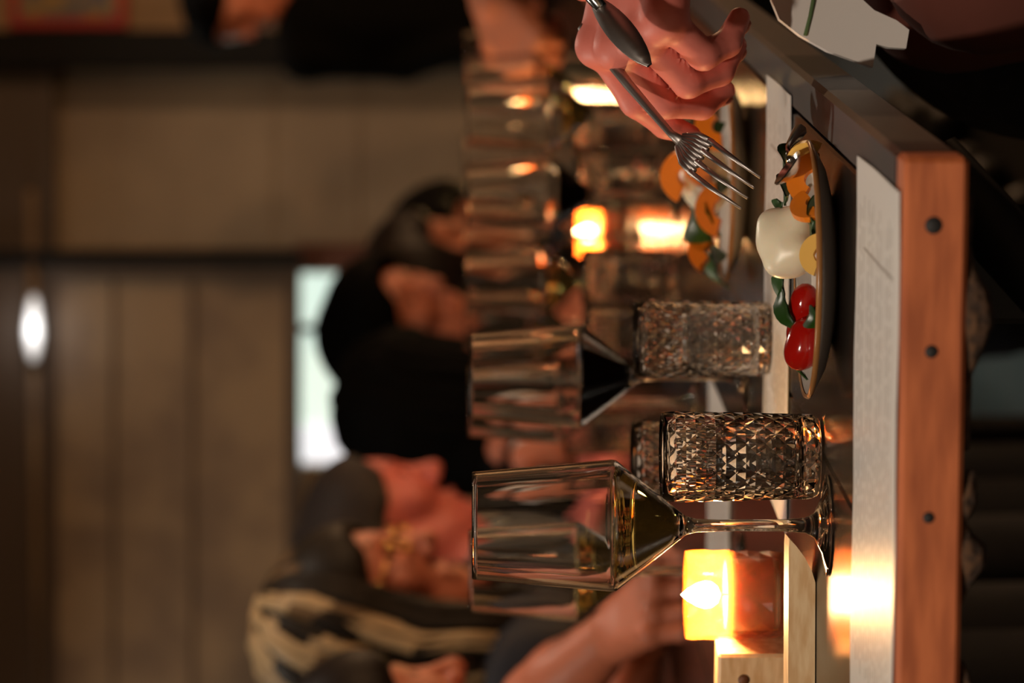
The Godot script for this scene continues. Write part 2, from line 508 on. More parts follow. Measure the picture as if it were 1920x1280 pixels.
func nail_spots(wrist: Vector3, dir: Vector3, back: Vector3, side: float, curl: Array, k := 1.0) -> Array:
	# middle of each fingernail and the way it faces, following hand_bones
	var d := dir.normalized(); var n := (back - d * back.dot(d)).normalized(); var w := d.cross(n) * side
	var offs := [0.030, 0.010, -0.011, -0.030]
	var reach := [0.0, 0.004, 0.0, -0.008]
	var lens := [[0.042, 0.026, 0.021], [0.046, 0.029, 0.022], [0.042, 0.027, 0.022], [0.034, 0.021, 0.019]]
	var out := []
	for i in 4:
		var p: Vector3 = wrist + d * (0.092 + reach[i]) * k + w * offs[i] * k
		var ang := 0.0; var q := p; var along := d
		for j in 3:
			ang += curl[i][j]
			along = (d * cos(ang) - n * sin(ang) + w * (offs[i] * 1.2 if ang < 0.6 else 0.0)).normalized()
			p = q; q = p + along * lens[i][j] * k
		var face := (n * cos(ang) + d * sin(ang)).normalized()
		out.append([p.lerp(q, 0.86) + face * 0.0066 * k, along, face])
	return out

func torso_bones(pelvis: Vector3, chest: Vector3, neck: Vector3, sl: Vector3, sr: Vector3, grow := 0.0) -> Array:
	var side := (sl - sr).normalized()
	var b := []
	for s in [-1.0, 1.0]:
		b.append(bone(pelvis + side * 0.075 * s, chest + side * 0.085 * s, 0.105 + grow, 0.100 + grow, 0.05))
		b.append(bone(chest + side * 0.085 * s, neck + side * 0.075 * s - Vector3(0, 0.055, 0), 0.102 + grow, 0.062 + grow, 0.05))
	b.append(bone(neck - Vector3(0, 0.045, 0) + side * 0.04, sl, 0.055 + grow, 0.056 + grow, 0.04))
	b.append(bone(neck - Vector3(0, 0.045, 0) - side * 0.04, sr, 0.055 + grow, 0.056 + grow, 0.04))
	return b

func arm_bones(s: Vector3, e: Vector3, w: Vector3, grow := 0.0) -> Array:
	return [bone(s, e, 0.050 + grow, 0.041 + grow, 0.02), bone(e, e.lerp(w, 0.35), 0.041 + grow, 0.041 + grow, 0.015), bone(e.lerp(w, 0.35), w, 0.041 + grow, 0.028 + grow, 0.015)]

func shifted(bones: Array, by: Vector3) -> Array:
	var out := []
	for b in bones: out.append([b[0] - by, b[1] - by, b[2], b[3], b[4], b[5]])
	return out

func figure(label: String, o: Dictionary) -> Node3D:
	# o: pelvis, neck, head, gaze, shoulders_l/r, elbows, wrists, hands, materials; all in world metres
	var base := Vector3(o.pelvis.x, 0.0, o.pelvis.z)
	var t := thing("person", label, "person", base)
	var face := look(o.gaze, o.get("roll", 0.0))
	var k: float = o.get("size", 1.0)
	var body_cell: float = o.get("cell", 0.016)
	var body := torso_bones(o.pelvis, o.chest, o.neck, o.shoulder_l, o.shoulder_r)
	body.append(bone(o.neck - Vector3(0, 0.03, 0), o.head + face * Vector3(0, -0.05, -0.025) * k, 0.058, 0.052, 0.03))
	body.append_array(arm_bones(o.shoulder_l, o.elbow_l, o.wrist_l)); body.append_array(arm_bones(o.shoulder_r, o.elbow_r, o.wrist_r))
	var legs := []
	for leg in o.legs:
		legs.append(bone(leg[0], leg[1], 0.080, 0.058, 0.03)); legs.append(bone(leg[1], leg[2], 0.056, 0.040, 0.02)); legs.append(bone(leg[2], leg[3], 0.042, 0.032, 0.02))
	body.append_array(legs)
	var groups := [[shifted(body, base), body_cell], [shifted(head_bones(o.head, face, k) + [bone(o.head + face * Vector3(0, -0.05, -0.025) * k, o.neck, 0.051, 0.056, 0.03)], base), o.get("head_cell", 0.0065)]]
	for h in o.hands: groups.append([shifted(h, base), o.get("hand_cell", 0.004)])
	part("body", nets(groups), o.skin, t)
	for s in [-1.0, 1.0]:
		part("eye", sphere(0.0125 * k, 0.0125 * k, 12), M.eye, t, o.head + face * (Vector3(0.031 * s, 0.013, 0.079) * k) - base)
		part("eyebrow", tube([o.head + face * (Vector3(0.014 * s, 0.038, 0.096) * k) - base, o.head + face * (Vector3(0.032 * s, 0.043, 0.089) * k) - base, o.head + face * (Vector3(0.048 * s, 0.036, 0.074) * k) - base], [0.003, 0.0045, 0.002], 6), o.hair_mat, t)
	part("lips", tube([o.head + face * (Vector3(-0.021, -0.062, 0.085) * k) - base, o.head + face * (Vector3(0, -0.059, 0.0925) * k) - base, o.head + face * (Vector3(0.021, -0.062, 0.085) * k) - base], [0.003, 0.0062, 0.003], 6), M.lip, t)
	# clothes follow the body
	var g := 0.011
	var top := torso_bones(o.pelvis, o.chest, o.neck, o.shoulder_l, o.shoulder_r, g)
	var sleeve: float = o.get("sleeve", 1.0)   # 1 = to the wrist, 0.3 = short, 0 = none
	for a in [[o.shoulder_l, o.elbow_l, o.wrist_l], [o.shoulder_r, o.elbow_r, o.wrist_r]]:
		if sleeve >= 0.9: top.append_array([bone(a[0], a[1], 0.060, 0.053, 0.03), bone(a[1], a[1].lerp(a[2], 0.93), 0.053, 0.040, 0.02)])
		elif sleeve > 0.0: top.append(bone(a[0], a[0].lerp(a[1], 0.55), 0.062, 0.058, 0.03))
	top.append(bone(o.neck + Vector3(0, 0.05, 0), o.neck + Vector3(0, 0.12, 0), 0.060, 0.075, 0.02, -1.0))
	part(o.get("top_name", "sweater"), nets([[shifted(top, base), body_cell]]), o.top, t)
	if o.has("collar"):
		var cl := []
		for i in 13:
			var a := TAU * i / 12.0
			cl.append(o.neck + face * Vector3(cos(a) * 0.066, 0.02 + 0.012 * -sin(a), sin(a) * 0.066 + 0.004) - base)
		var r := []; for i in 13: r.append(0.013)
		part("collar", tube(cl, r, 8), o.collar, t)
	if o.get("trousers", true):
		var tr := []
		for leg in o.legs:
			tr.append(bone(leg[0], leg[1], 0.092, 0.070, 0.03)); tr.append(bone(leg[1], leg[1].lerp(leg[2], 0.95), 0.068, 0.056, 0.02))
		part("trousers", nets([[shifted(tr, base), 0.02]]), o.get("trousers_mat", M.cloth_denim), t)
	for leg in o.legs:
		part("shoe", nets([[shifted([bone(leg[2], leg[3], 0.052, 0.045, 0.02)], base), 0.014]]), M.black_metal, t)
	return t

func hair_cap(o: Dictionary, thick := 0.014, low := 0.0, brow := 0.062, k := 1.0) -> Array:
	# bones of a close cap of hair with the face cut free
	var face := look(o.gaze, o.get("roll", 0.0)); var at: Vector3 = o.head
	var f := func(x, y, z): return at + face * (Vector3(x, y, z) * k)
	var b := [bone(f.call(0, 0.036, -0.036), f.call(0, 0.044, 0.018), 0.079 + thick, 0.074 + thick, 0.03)]
	b.append(bone(f.call(-0.035, -0.01, -0.055), f.call(0.035, -0.01, -0.055), 0.055 + thick * 0.6, 0.055 + thick * 0.6, 0.03))
	if low > 0.0: b.append(bone(f.call(0, 0.0, -0.06), f.call(0, -low, -0.07), 0.075 + thick, 0.06 + thick, 0.04))
	b.append(bone(f.call(0, -0.06, 0.10), f.call(0, brow - 0.055, 0.125), 0.075, 0.066, 0.02, -1.0))
	for s in [-1.0, 1.0]:
		b.append(ball(f.call(0.085 * s, -0.02, 0.03), 0.036, 0.015, -1.0))
		b.append(ball(f.call(0.055 * s, -0.012, 0.085), 0.046, 0.02, -1.0))
	return b

func locks_into(st: SurfaceTool, o: Dictionary, count: int, length: float, seed_: int, thick := 0.011, from_a := -2.6, to_a := 2.6, lift := 0.0):
	# long tapered locks that start at the crown, follow the head and fall
	var r := RandomNumberGenerator.new(); r.seed = seed_
	var face := look(o.gaze, o.get("roll", 0.0)); var base := Vector3(o.pelvis.x, 0, o.pelvis.z)
	for i in count:
		var a := lerpf(from_a, to_a, (i + r.randf() * 0.8) / count) + PI # angle round the head, PI is the back
		var start := 0.35 + r.randf() * 0.35
		var pts := []; var rad := []
		for j in 9:
			var t := j / 8.0
			var el := lerpf(start * 0.2, 1.75, minf(t * 1.6, 1.0))
			var rr := 0.098 + lift + r.randf_range(-0.002, 0.005)
			var p := Vector3(sin(a) * sin(el), cos(el) * 1.0, cos(a) * sin(el)) * rr + Vector3(0, 0.035, -0.028)
			if t > 0.625:
				p += Vector3(sin(a) * 0.012, -(t - 0.625) * length * 2.4, cos(a) * 0.010 - 0.012)
			var w: Vector3 = o.head + face * p
			if t > 0.625: w = o.head + face * Vector3(p.x, -0.02, p.z) + Vector3(0, p.y + 0.02, 0)
			pts.append(w - base); rad.append(thick * (0.55 + 0.9 * sin(PI * clampf(t * 0.9 + 0.05, 0, 1))))
		tube_into(st, pts, rad, 6)

func locks(o: Dictionary, count: int, length: float, seed_: int, thick := 0.011, from_a := -2.6, to_a := 2.6, lift := 0.0) -> ArrayMesh:
	var st := SurfaceTool.new(); st.begin(Mesh.PRIMITIVE_TRIANGLES)
	locks_into(st, o, count, length, seed_, thick, from_a, to_a, lift)
	st.generate_normals()
	return st.commit()

func sphere(r: float, h: float, seg := 16) -> ArrayMesh:
	var pr := []
	var n := maxi(6, seg / 2)
	for i in n + 1:
		var a := PI * i / n
		pr.append(Vector2(r * sin(a), -h * cos(a)))
	pr[0].x = 0.0; pr[n].x = 0.0
	return lathe(pr, seg)

func seated(lean_to: Vector3, head: Vector3, facing: Vector3, seat_back := 0.30) -> Dictionary:
	# a diner on a bench: head where it is seen, pelvis behind, arms to the table
	var f := facing.normalized(); var left := Vector3.UP.cross(f).normalized()
	var pelvis := Vector3(head.x, 0.54, head.z) - f * seat_back
	var neck := head + Vector3(0, -0.145, 0) - f * 0.045
	var chest := pelvis.lerp(neck, 0.58) - f * 0.02
	var o := {"pelvis": pelvis, "neck": neck, "chest": chest, "head": head}
	o.shoulder_l = neck + left * 0.165 + Vector3(0, -0.055, 0); o.shoulder_r = neck - left * 0.165 + Vector3(0, -0.055, 0)
	o.wrist_l = lean_to + left * 0.12 + Vector3(0, 0.045, 0); o.wrist_r = lean_to - left * 0.12 + Vector3(0, 0.045, 0)
	o.elbow_l = (o.shoulder_l + o.wrist_l) / 2.0 + left * 0.06 + Vector3(0, -0.07, 0) - f * 0.08
	o.elbow_r = (o.shoulder_r + o.wrist_r) / 2.0 - left * 0.06 + Vector3(0, -0.07, 0) - f * 0.08
	o.elbow_l.y = maxf(o.elbow_l.y, 0.80); o.elbow_r.y = maxf(o.elbow_r.y, 0.80)
	o.legs = []
	for s in [-1.0, 1.0]:
		var hip: Vector3 = pelvis + left * 0.09 * s - Vector3(0, 0.02, 0)
		var knee: Vector3 = hip + f * 0.42 + left * 0.03 * s; knee.y = 0.53
		var ankle: Vector3 = knee + f * 0.02; ankle.y = 0.09
		o.legs.append([hip, knee, ankle, ankle + f * 0.15 - Vector3(0, 0.045, 0)])
	var down := (f * 0.95 + Vector3(0, -0.12, 0)).normalized()
	o.hands = [hand_bones(o.wrist_l + down * 0.01, down - left * 0.25, Vector3.UP + left * 0.2, 1.0, [0.35, 0.4, 0.45, 0.5], 0.4), hand_bones(o.wrist_r + down * 0.01, down + left * 0.25, Vector3.UP - left * 0.2, -1.0, [0.35, 0.4, 0.45, 0.5], 0.4)]
	return o

# ------------------------------------------------------------------ the room

func build_room():
	struct("floor", wall_box(Vector3(-3.6, -0.12, -12.6), Vector3(4.2, 0.0, 2.2)), M.floor)
	struct("ceiling", wall_box(Vector3(-3.6, 2.80, -12.6), Vector3(4.2, 2.92, 2.2)), M.ceiling)
	struct("wall_left", wall_box(Vector3(-3.6, 0.0, -12.6), Vector3(-3.45, 2.8, 2.2)), M.wall)
	struct("wall_right", wall_box(Vector3(4.05, 0.0, -12.6), Vector3(4.2, 2.8, 2.2)), M.wall)
	struct("wall_front", wall_box(Vector3(-3.45, 0.0, 2.05), Vector3(4.05, 2.8, 2.2)), M.wall)
	# back wall with a lit hatch; x and y there are (u - 640) / 610 and 0.973 + (860 - v) / 610
	var wb := frame_struct("wall_back")
	var z0 := -12.15; var z1 := -12.0
	part("wall_section", wall_box(Vector3(-3.45, 0.0, z0), Vector3(-0.38, 2.8, z1)), M.wall, wb)
	part("wall_section", wall_box(Vector3(-0.38, 0.0, z0), Vector3(0.212, 0.84, z1)), M.wall, wb)
	part("wall_section", wall_box(Vector3(-0.38, 1.60, z0), Vector3(0.212, 2.8, z1)), M.wall, wb)
	part("wall_section", wall_box(Vector3(0.212, 0.0, z0), Vector3(0.84, 2.8, z1)), M.wall, wb)
	part("wall_section", wall_box(Vector3(0.84, 0.0, z0), Vector3(4.05, 2.8, z1)), M.wall_warm, wb)
	struct("trim_1", wall_box(Vector3(0.836, 0.0, -12.0), Vector3(0.946, 2.8, -11.86)), M.post)                 # dark post
	struct("trim_2", wall_box(Vector3(0.225, 2.205, -12.0), Vector3(0.836, 2.8, -11.93)), M.panel_trim)         # header over the wall panel
	struct("trim_3", wall_box(Vector3(0.212, 0.0, -12.0), Vector3(0.300, 1.475, -11.95)), M.red_brown)          # reddish jamb beside the hatch
	for j in 3: # raised seams of the wall panel
		part("wall_seam", wall_box(Vector3(0.30, [2.02, 1.54, 1.28][j], -12.0), Vector3(0.836, [2.02, 1.54, 1.28][j] + 0.018, -11.994)), M.wall, wb)
	# the big sliding panel above the hatch
	var dr := frame_struct("door_1")
	part("frame_rail", wall_box(Vector3(-3.4, 1.455, -11.98), Vector3(0.232, 1.50, -11.90)), M.panel_trim, dr)
	part("frame_rail", wall_box(Vector3(0.236, 1.455, -11.98), Vector3(0.278, 2.75, -11.88)), M.post, dr)
	part("frame_rail", wall_box(Vector3(-3.4, 2.20, -11.98), Vector3(0.234, 2.75, -11.92)), M.panel_trim, dr)
	for p in [[-3.40, -1.12], [-1.10, 0.232]]:
		part("panel", wall_box(Vector3(p[0], 1.50, -11.97), Vector3(p[1], 2.20, -11.935)), M.panel, dr)
	part("panel", wall_box(Vector3(0.19, 1.50, -11.935), Vector3(0.232, 2.20, -11.905)), M.panel_trim, dr)
	for y in [1.78, 2.02]:
		part("panel_seam", wall_box(Vector3(-3.4, y, -11.935), Vector3(0.19, y + 0.012, -11.928)), M.panel_trim, dr)
	# lit window of the hatch
	var w := frame_struct("window_1")
	part("pane", wall_box(Vector3(-0.375, 0.985, -12.12), Vector3(0.21, 1.59, -12.09)), glow(Color(0.865, 0.955, 0.905), 0.98), w)
	part("window_board", wall_box(Vector3(-0.375, 0.88, -12.12), Vector3(-0.262, 1.59, -12.075)), glow(Color(0.96, 0.97, 1.0), 1.0), w)
	part("mullion", wall_box(Vector3(0.026, 0.85, -12.085), Vector3(0.054, 1.59, -12.03)), M.post, w)
	part("sill", wall_box(Vector3(-0.37, 0.84, -12.09), Vector3(0.21, 0.985, -11.985)), M.panel, w)
	part("round_sticker", wall_box(Vector3(-0.275, 1.255, -12.085), Vector3(-0.225, 1.305, -12.078)), glow(Color(0.88, 0.82, 0.97), 0.95), w)
	var al := AreaLight3D.new(); al.name = "window_light"; al.area_size = Vector2(0.55, 0.6); al.light_energy = 0.5; al.light_color = Color(0.86, 0.96, 0.90)
	al.area_range = 15.0; al.shadow_enabled = true; al.position = Vector3(-0.09, 1.28, -12.05); al.rotation.y = PI
	w.add_child(al)
	# long wall lamp up on the sliding panel
	var lamp := thing("wall_lamp", "small white oval lamp glowing high on the panelled back wall", "lamp", Vector3(0.04, 2.262, -11.90))
	var ov := []
	for i in 13: ov.append(Vector3(-0.10 + 0.20 * i / 12.0, 0, 0))
	var rr := []
	for i in 13: rr.append(0.006 + 0.021 * pow(sin(PI * clampf(i / 12.0, 0.0, 1.0)), 0.7) * (1.0 if i < 7 else 0.85))
	part("shade", tube(ov, rr, 14), glow(Color(1.0, 0.97, 0.94), 0.55), lamp, Vector3(0, 0, 0.045))
	part("rail", tube([Vector3(-1.3, -0.012, 0.0), Vector3(0.42, 0.012, 0.0)], [0.016, 0.016], 10), M.panel, lamp, Vector3(0, 0, 0.002))
	part("bracket", box(Vector3(0.03, 0.05, 0.05), 0.004), M.steel, lamp)
	var ol := OmniLight3D.new(); ol.name = "lamp_light"; ol.light_energy = 0.02; ol.light_size = 0.03; ol.omni_range = 12.0; ol.omni_attenuation = 2.0; ol.shadow_enabled = true
	ol.position = Vector3(0, 0, 0.12); lamp.add_child(ol)
	# picture on the wall right of the post
	var pic := thing("picture", "red edged picture high on the wall right of the dark post", "picture", Vector3(1.14, 2.17, -11.985))
	part("frame", box(Vector3(0.36, 0.36, 0.03), 0.004), mat(Color(0.62, 0.10, 0.08), 0.5), pic)
	part("print", box(Vector3(0.30, 0.30, 0.01), 0.002), noisy(Color(0.34, 0.34, 0.40), Color(0.60, 0.47, 0.24), Vector3(2, 2, 2), 0.6, 0.02, 21), pic, Vector3(0, 0, 0.014))
	for sc in [[-3.5, "nearer", 5.5], [-8.4, "farther", 4.2]]:
		var q := thing("wall_sconce", "warm amber half-round wall sconce, the %s one on the right wall" % sc[1], "lamp", Vector3(4.05, 1.72, sc[0]))
		part("backplate", box(Vector3(0.02, 0.26, 0.12), 0.004), M.black_metal, q, Vector3(-0.011, 0, 0))
		part("shade", sphere(0.075, 0.10, 20), glow(Color(1.0, 0.74, 0.46), 6.0), q, Vector3(-0.10, 0, 0))
		var wl := OmniLight3D.new(); wl.name = "sconce_light"; wl.light_color = Color(1.0, 0.80, 0.60); wl.light_energy = sc[2]; wl.light_size = 0.07
		wl.omni_range = 20.0; wl.omni_attenuation = 2.0; wl.shadow_enabled = true; wl.position = Vector3(-0.10, 0, 0); q.add_child(wl)
	build_lamps()

# ------------------------------------------------------------------ the long table

func build_table():
	var at := CORNER; at.y = 0.0
	var t := thing("table", "long dark glossy wooden table with an orange-brown front board", "table", at, TABLE_TURN)
	# local axes: -x across to the left, -z away from the camera
	var n := 5
	var wide := (TABLE_WIDE - 0.03) / n
	for i in n:
		var pl := MeshInstance3D.new(); pl.name = "plank"; pl.mesh = box(Vector3(wide - 0.0015, 0.030, TABLE_LONG - 0.04), 0.0015); pl.material_override = M.dark_wood
		pl.position = Vector3(-0.03 - wide * (i + 0.5), TOP - 0.015, -0.035 - (TABLE_LONG - 0.04) / 2.0)
		t.add_child(pl, true)
	var rail := part("front_board", box(Vector3(TABLE_WIDE, 0.0325, 0.034), 0.0025), M.rail_wood, t, Vector3(-TABLE_WIDE / 2.0, TOP - 0.01625, -0.017))
	var sp := [[0.034, 0.0045], [0.098, 0.0034], [0.183, 0.0030], [0.40, 0.0035], [0.66, 0.0032], [0.90, 0.0036]]
	for s in sp:
		var k := part("screw_hole", lathe([Vector2(0, 0.0), Vector2(s[1] * 0.5, 0.0), Vector2(s[1], 0.0006), Vector2(s[1] * 0.9, 0.0012), Vector2(0, 0.0005)], 14), M.knot, rail, Vector3(TABLE_WIDE / 2.0 - s[0], 0.001, 0.0166))
		k.rotation.x = PI / 2
	part("side_board", box(Vector3(0.030, 0.0325, TABLE_LONG - 0.04), 0.003), M.side_wood, t, Vector3(-0.015, TOP - 0.01625, -0.036 - (TABLE_LONG - 0.04) / 2.0))
	# rough bark left on the underside of the front board
	for g in [[0.085, 0.13], [0.195, 0.07], [0.30, 0.08], [0.52, 0.07]]:
		var pts := []; var rad := []
		for i in 11:
			var q := i / 10.0
			pts.append(Vector3(-g[0] - (q - 0.5) * g[1], TOP - 0.035 - 0.003 * sin(q * 9.0 + g[0] * 40.0), -0.010))
			rad.append(0.002 + 0.0075 * sin(PI * q) * (0.7 + 0.5 * sin(q * 14.0 + g[0] * 90.0)))
		part("bark", tube(pts, rad, 7), M.bark, t)
	for z in [-0.55, -3.55, -6.55]:
		for x in [-0.12, -0.87]:
			part("leg", box(Vector3(0.07, TOP - 0.036, 0.07), 0.004), M.black_metal, t, Vector3(x, (TOP - 0.036) / 2.0, z))
	part("brace", tube([Vector3(-0.03, 0.70, -0.30), Vector3(-0.14, 0.60, -0.24), Vector3(-0.36, 0.38, -0.40)], [0.02, 0.02, 0.02], 10), mat(Color(0.085, 0.083, 0.083), 0.6), t)
	var bench := thing("bench", "plain dark bench along the left side of the long table", "bench", CORNER * Vector3(1, 0, 1) + ACROSS * 1.36, TABLE_TURN)
	part("seat", box(Vector3(0.34, 0.045, 6.2), 0.006), M.bench, bench, Vector3(0, 0.425, -4.0))
	for z in [-1.3, -4.0, -6.7]: part("leg", box(Vector3(0.28, 0.402, 0.06), 0.004), M.bench, bench, Vector3(0, 0.201, z))

# ------------------------------------------------------------------ papers, plates, food, cutlery

func print_texture(seed_: int) -> ImageTexture:
	# a faintly printed sheet: short grey lines too small to read
	var r := RandomNumberGenerator.new(); r.seed = seed_
	var im := Image.create(512, 360, false, Image.FORMAT_RGB8); im.fill(Color(0.81, 0.79, 0.775))
	for line in 16:
		var y := 22 + line * 20
		var x := 30 + (r.randi() % 20)
		while x < 470:
			var wd := 6 + r.randi() % 26
			if line % 4 == 3 and x > 260: break
			im.fill_rect(Rect2i(x, y, mini(wd, 480 - x), 4), Color(0.50, 0.46, 0.44))
			x += wd + 6
	im.fill_rect(Rect2i(430, 60, 3, 260), Color(0.55, 0.51, 0.49))
	return ImageTexture.create_from_image(im)

func sheet(wide: float, deep: float, curl: float) -> ArrayMesh:
	# a sheet of paper with thickness, printed side up, its far edge lifting slightly
	var st := SurfaceTool.new(); st.begin(Mesh.PRIMITIVE_TRIANGLES); st.set_smooth_group(0)
	var nx := 8; var nz := 6
	var p := func(i, j, up): return Vector3(wide * (i / float(nx) - 0.5), up + curl * pow(j / float(nz), 3.0) + 0.0004 * sin(i * 1.7 + j), -deep * j / float(nz))
	for s in [[0.0009, false], [0.0002, true]]:
		for i in nx:
			for j in nz:
				var q := [[i, j], [i + 1, j], [i + 1, j + 1], [i, j + 1]]
				var order := [0, 2, 1, 0, 3, 2] if not s[1] else [0, 1, 2, 0, 2, 3]
				for o in order:
					st.set_uv(Vector2(q[o][0] / float(nx), 1.0 - q[o][1] / float(nz)))
					st.add_vertex(p.call(q[o][0], q[o][1], s[0]))
	st.set_smooth_group(1)
	for i in nx:
		for e in [[0, 1.0], [nz, -1.0]]:
			var a = p.call(i, e[0], 0.0002); var b = p.call(i + 1, e[0], 0.0002); var c = p.call(i + 1, e[0], 0.0009); var d = p.call(i, e[0], 0.0009)
			st.set_uv(Vector2(0.01, 0.01))
			tri_out(st, a, b, c, Vector3(0, a.y, -deep / 2.0)); tri_out(st, a, c, d, Vector3(0, a.y, -deep / 2.0))
	st.generate_normals()
	return st.commit()

func paper_material(seed_: int) -> StandardMaterial3D:
	var m := StandardMaterial3D.new(); m.albedo_texture = print_texture(seed_); m.roughness = 0.38
	return m

func build_place_settings():
	var lay := func(right, away, wide, deep, seed_, label):
		var o := single("menu_sheet", sheet(wide, deep, 0.0012), paper_material(seed_), on_table(right + wide / 2.0, away, 0.0006), label, "menu", "printed sheets on the table")
		o.rotation.y = TABLE_TURN
	lay.call(0.018, 0.008, 0.30, 0.195, 31, "wide printed paper sheet lying along the front edge of the table")
	lay.call(0.020, 0.655, 0.297, 0.19, 32, "printed paper sheet just behind the near salad plate")
	lay.call(0.33, 1.20, 0.20, 0.26, 33, "printed paper sheet glimpsed between the stems farther up the table")
	plate(spot(775, 2.335), 0.0775, "round white plate of salad nearest the camera")
	plate(spot(945, 3.05), 0.080, "round white plate of salad farther back, behind the held fork")
	salad_near(); salad_far()
	# spoon resting on the rim of the near plate
	var sp := thing("spoon", "bright steel spoon propped on the right rim of the near plate", "spoon", spot(985, 2.30))
	spoon_into(sp, see(965, 1478, 2.31) - sp.position, see(1035, 1500, 2.40) - sp.position)
	# loosely folded cloth beside the candle, pale boards that carry it
	var board := thing("serving_board", "pale wooden serving board with a tapered rounded end before the candle", "board", see(-40, 1530, 2.436) * Vector3(1, 0, 1) + Vector3(0, TOP, 0), TABLE_TURN * 0.4)
	var ol := PackedVector2Array([Vector2(-0.16, 0.0005), Vector2(0.076, 0.0005), Vector2(0.084, 0.0030), Vector2(0.092, 0.0072), Vector2(0.099, 0.0125), Vector2(0.1035, 0.0168), Vector2(0.098, 0.0172), Vector2(-0.16, 0.0172)])
	part("board", slab(ol, 0.035), M.pale_wood, board)
	var blk := thing("wooden_block", "pale wooden block with a knot standing beside the near candle", "block", Vector3(see(85, 1480, 2.66).x - 0.055, TOP, -2.64), -0.30)
	part("block", box(Vector3(0.110, 0.0495, 0.035), 0.002), M.pale_wood, blk, Vector3(0, 0.0248, 0))
	var kn := part("knot", lathe([Vector2(0, 0), Vector2(0.004, 0), Vector2(0.004, 0.0006), Vector2(0, 0.0008)], 14), mat(Color(0.45, 0.26, 0.13), 0.6), blk, Vector3(0.037, 0.032, 0.0173))
	kn.rotation.x = PI / 2

func plate(at: Vector3, r: float, label: String):
	var t := thing("plate", label, "plate", at, 0.0)
	part("dish", lathe([Vector2(0, 0.0006), Vector2(r * 0.52, 0.0006), Vector2(r * 0.56, 0.0), Vector2(r * 0.60, 0.0012), Vector2(r * 0.80, 0.005), Vector2(r * 0.985, 0.0125), Vector2(r, 0.0142), Vector2(r * 0.985, 0.0150), Vector2(r * 0.80, 0.0085), Vector2(r * 0.62, 0.0048), Vector2(0, 0.0042)], 64), M.ceramic, t)
	part("rim", lathe([Vector2(r * 0.984, 0.0122), Vector2(r * 1.004, 0.0140), Vector2(r * 0.992, 0.0158), Vector2(r * 0.965, 0.0150)], 64), mat(Color(0.62, 0.42, 0.24), 0.25), t)

func leaf(length: float, wide: float, bend: float) -> ArrayMesh:
	var st := SurfaceTool.new(); st.begin(Mesh.PRIMITIVE_TRIANGLES); st.set_smooth_group(0)
	var n := 7
	var g := []
	for i in n + 1:
		var t := i / float(n)
		var w := wide * 0.5 * pow(sin(PI * pow(t, 0.8)), 0.8)
		var row := []
		for j in 5:
			var s := (j - 2) / 2.0
			row.append(Vector3(s * w, bend * sin(PI * t) + absf(s) * 0.25 * w + 0.0006 * sin(t * 20.0 + s), -length * t))
		g.append(row)
	for up in [true, false]:
		var off := Vector3(0, 0.0004 if up else -0.0004, 0)
		for i in n:
			for j in 4:
				var a = g[i][j] + off; var b = g[i][j + 1] + off; var c = g[i + 1][j] + off; var d = g[i + 1][j + 1] + off
				if up: tri(st, a, c, b); tri(st, b, c, d)
				else: tri(st, a, b, c); tri(st, b, d, c)
		st.set_smooth_group(1)
	st.generate_normals()
	return st.commit()

func slice(r: float, thick: float, from: float, to: float) -> ArrayMesh:
	# part of a round slice, with a rounded rind
	var o := PackedVector2Array()
	for i in 13:
		var a := lerpf(from, to, i / 12.0)
		o.append(Vector2(cos(a), sin(a)) * r)
	for i in 13:
		var a := lerpf(to, from, i / 12.0)
		o.append(Vector2(cos(a), sin(a)) * r * 0.35)
	return slab(o, thick)

func lump(pts: Array, cell := 0.002) -> ArrayMesh:
	var b := []
	for p in pts: b.append(ball(p[0], p[1], 0.006))
	return nets([[b, cell]])

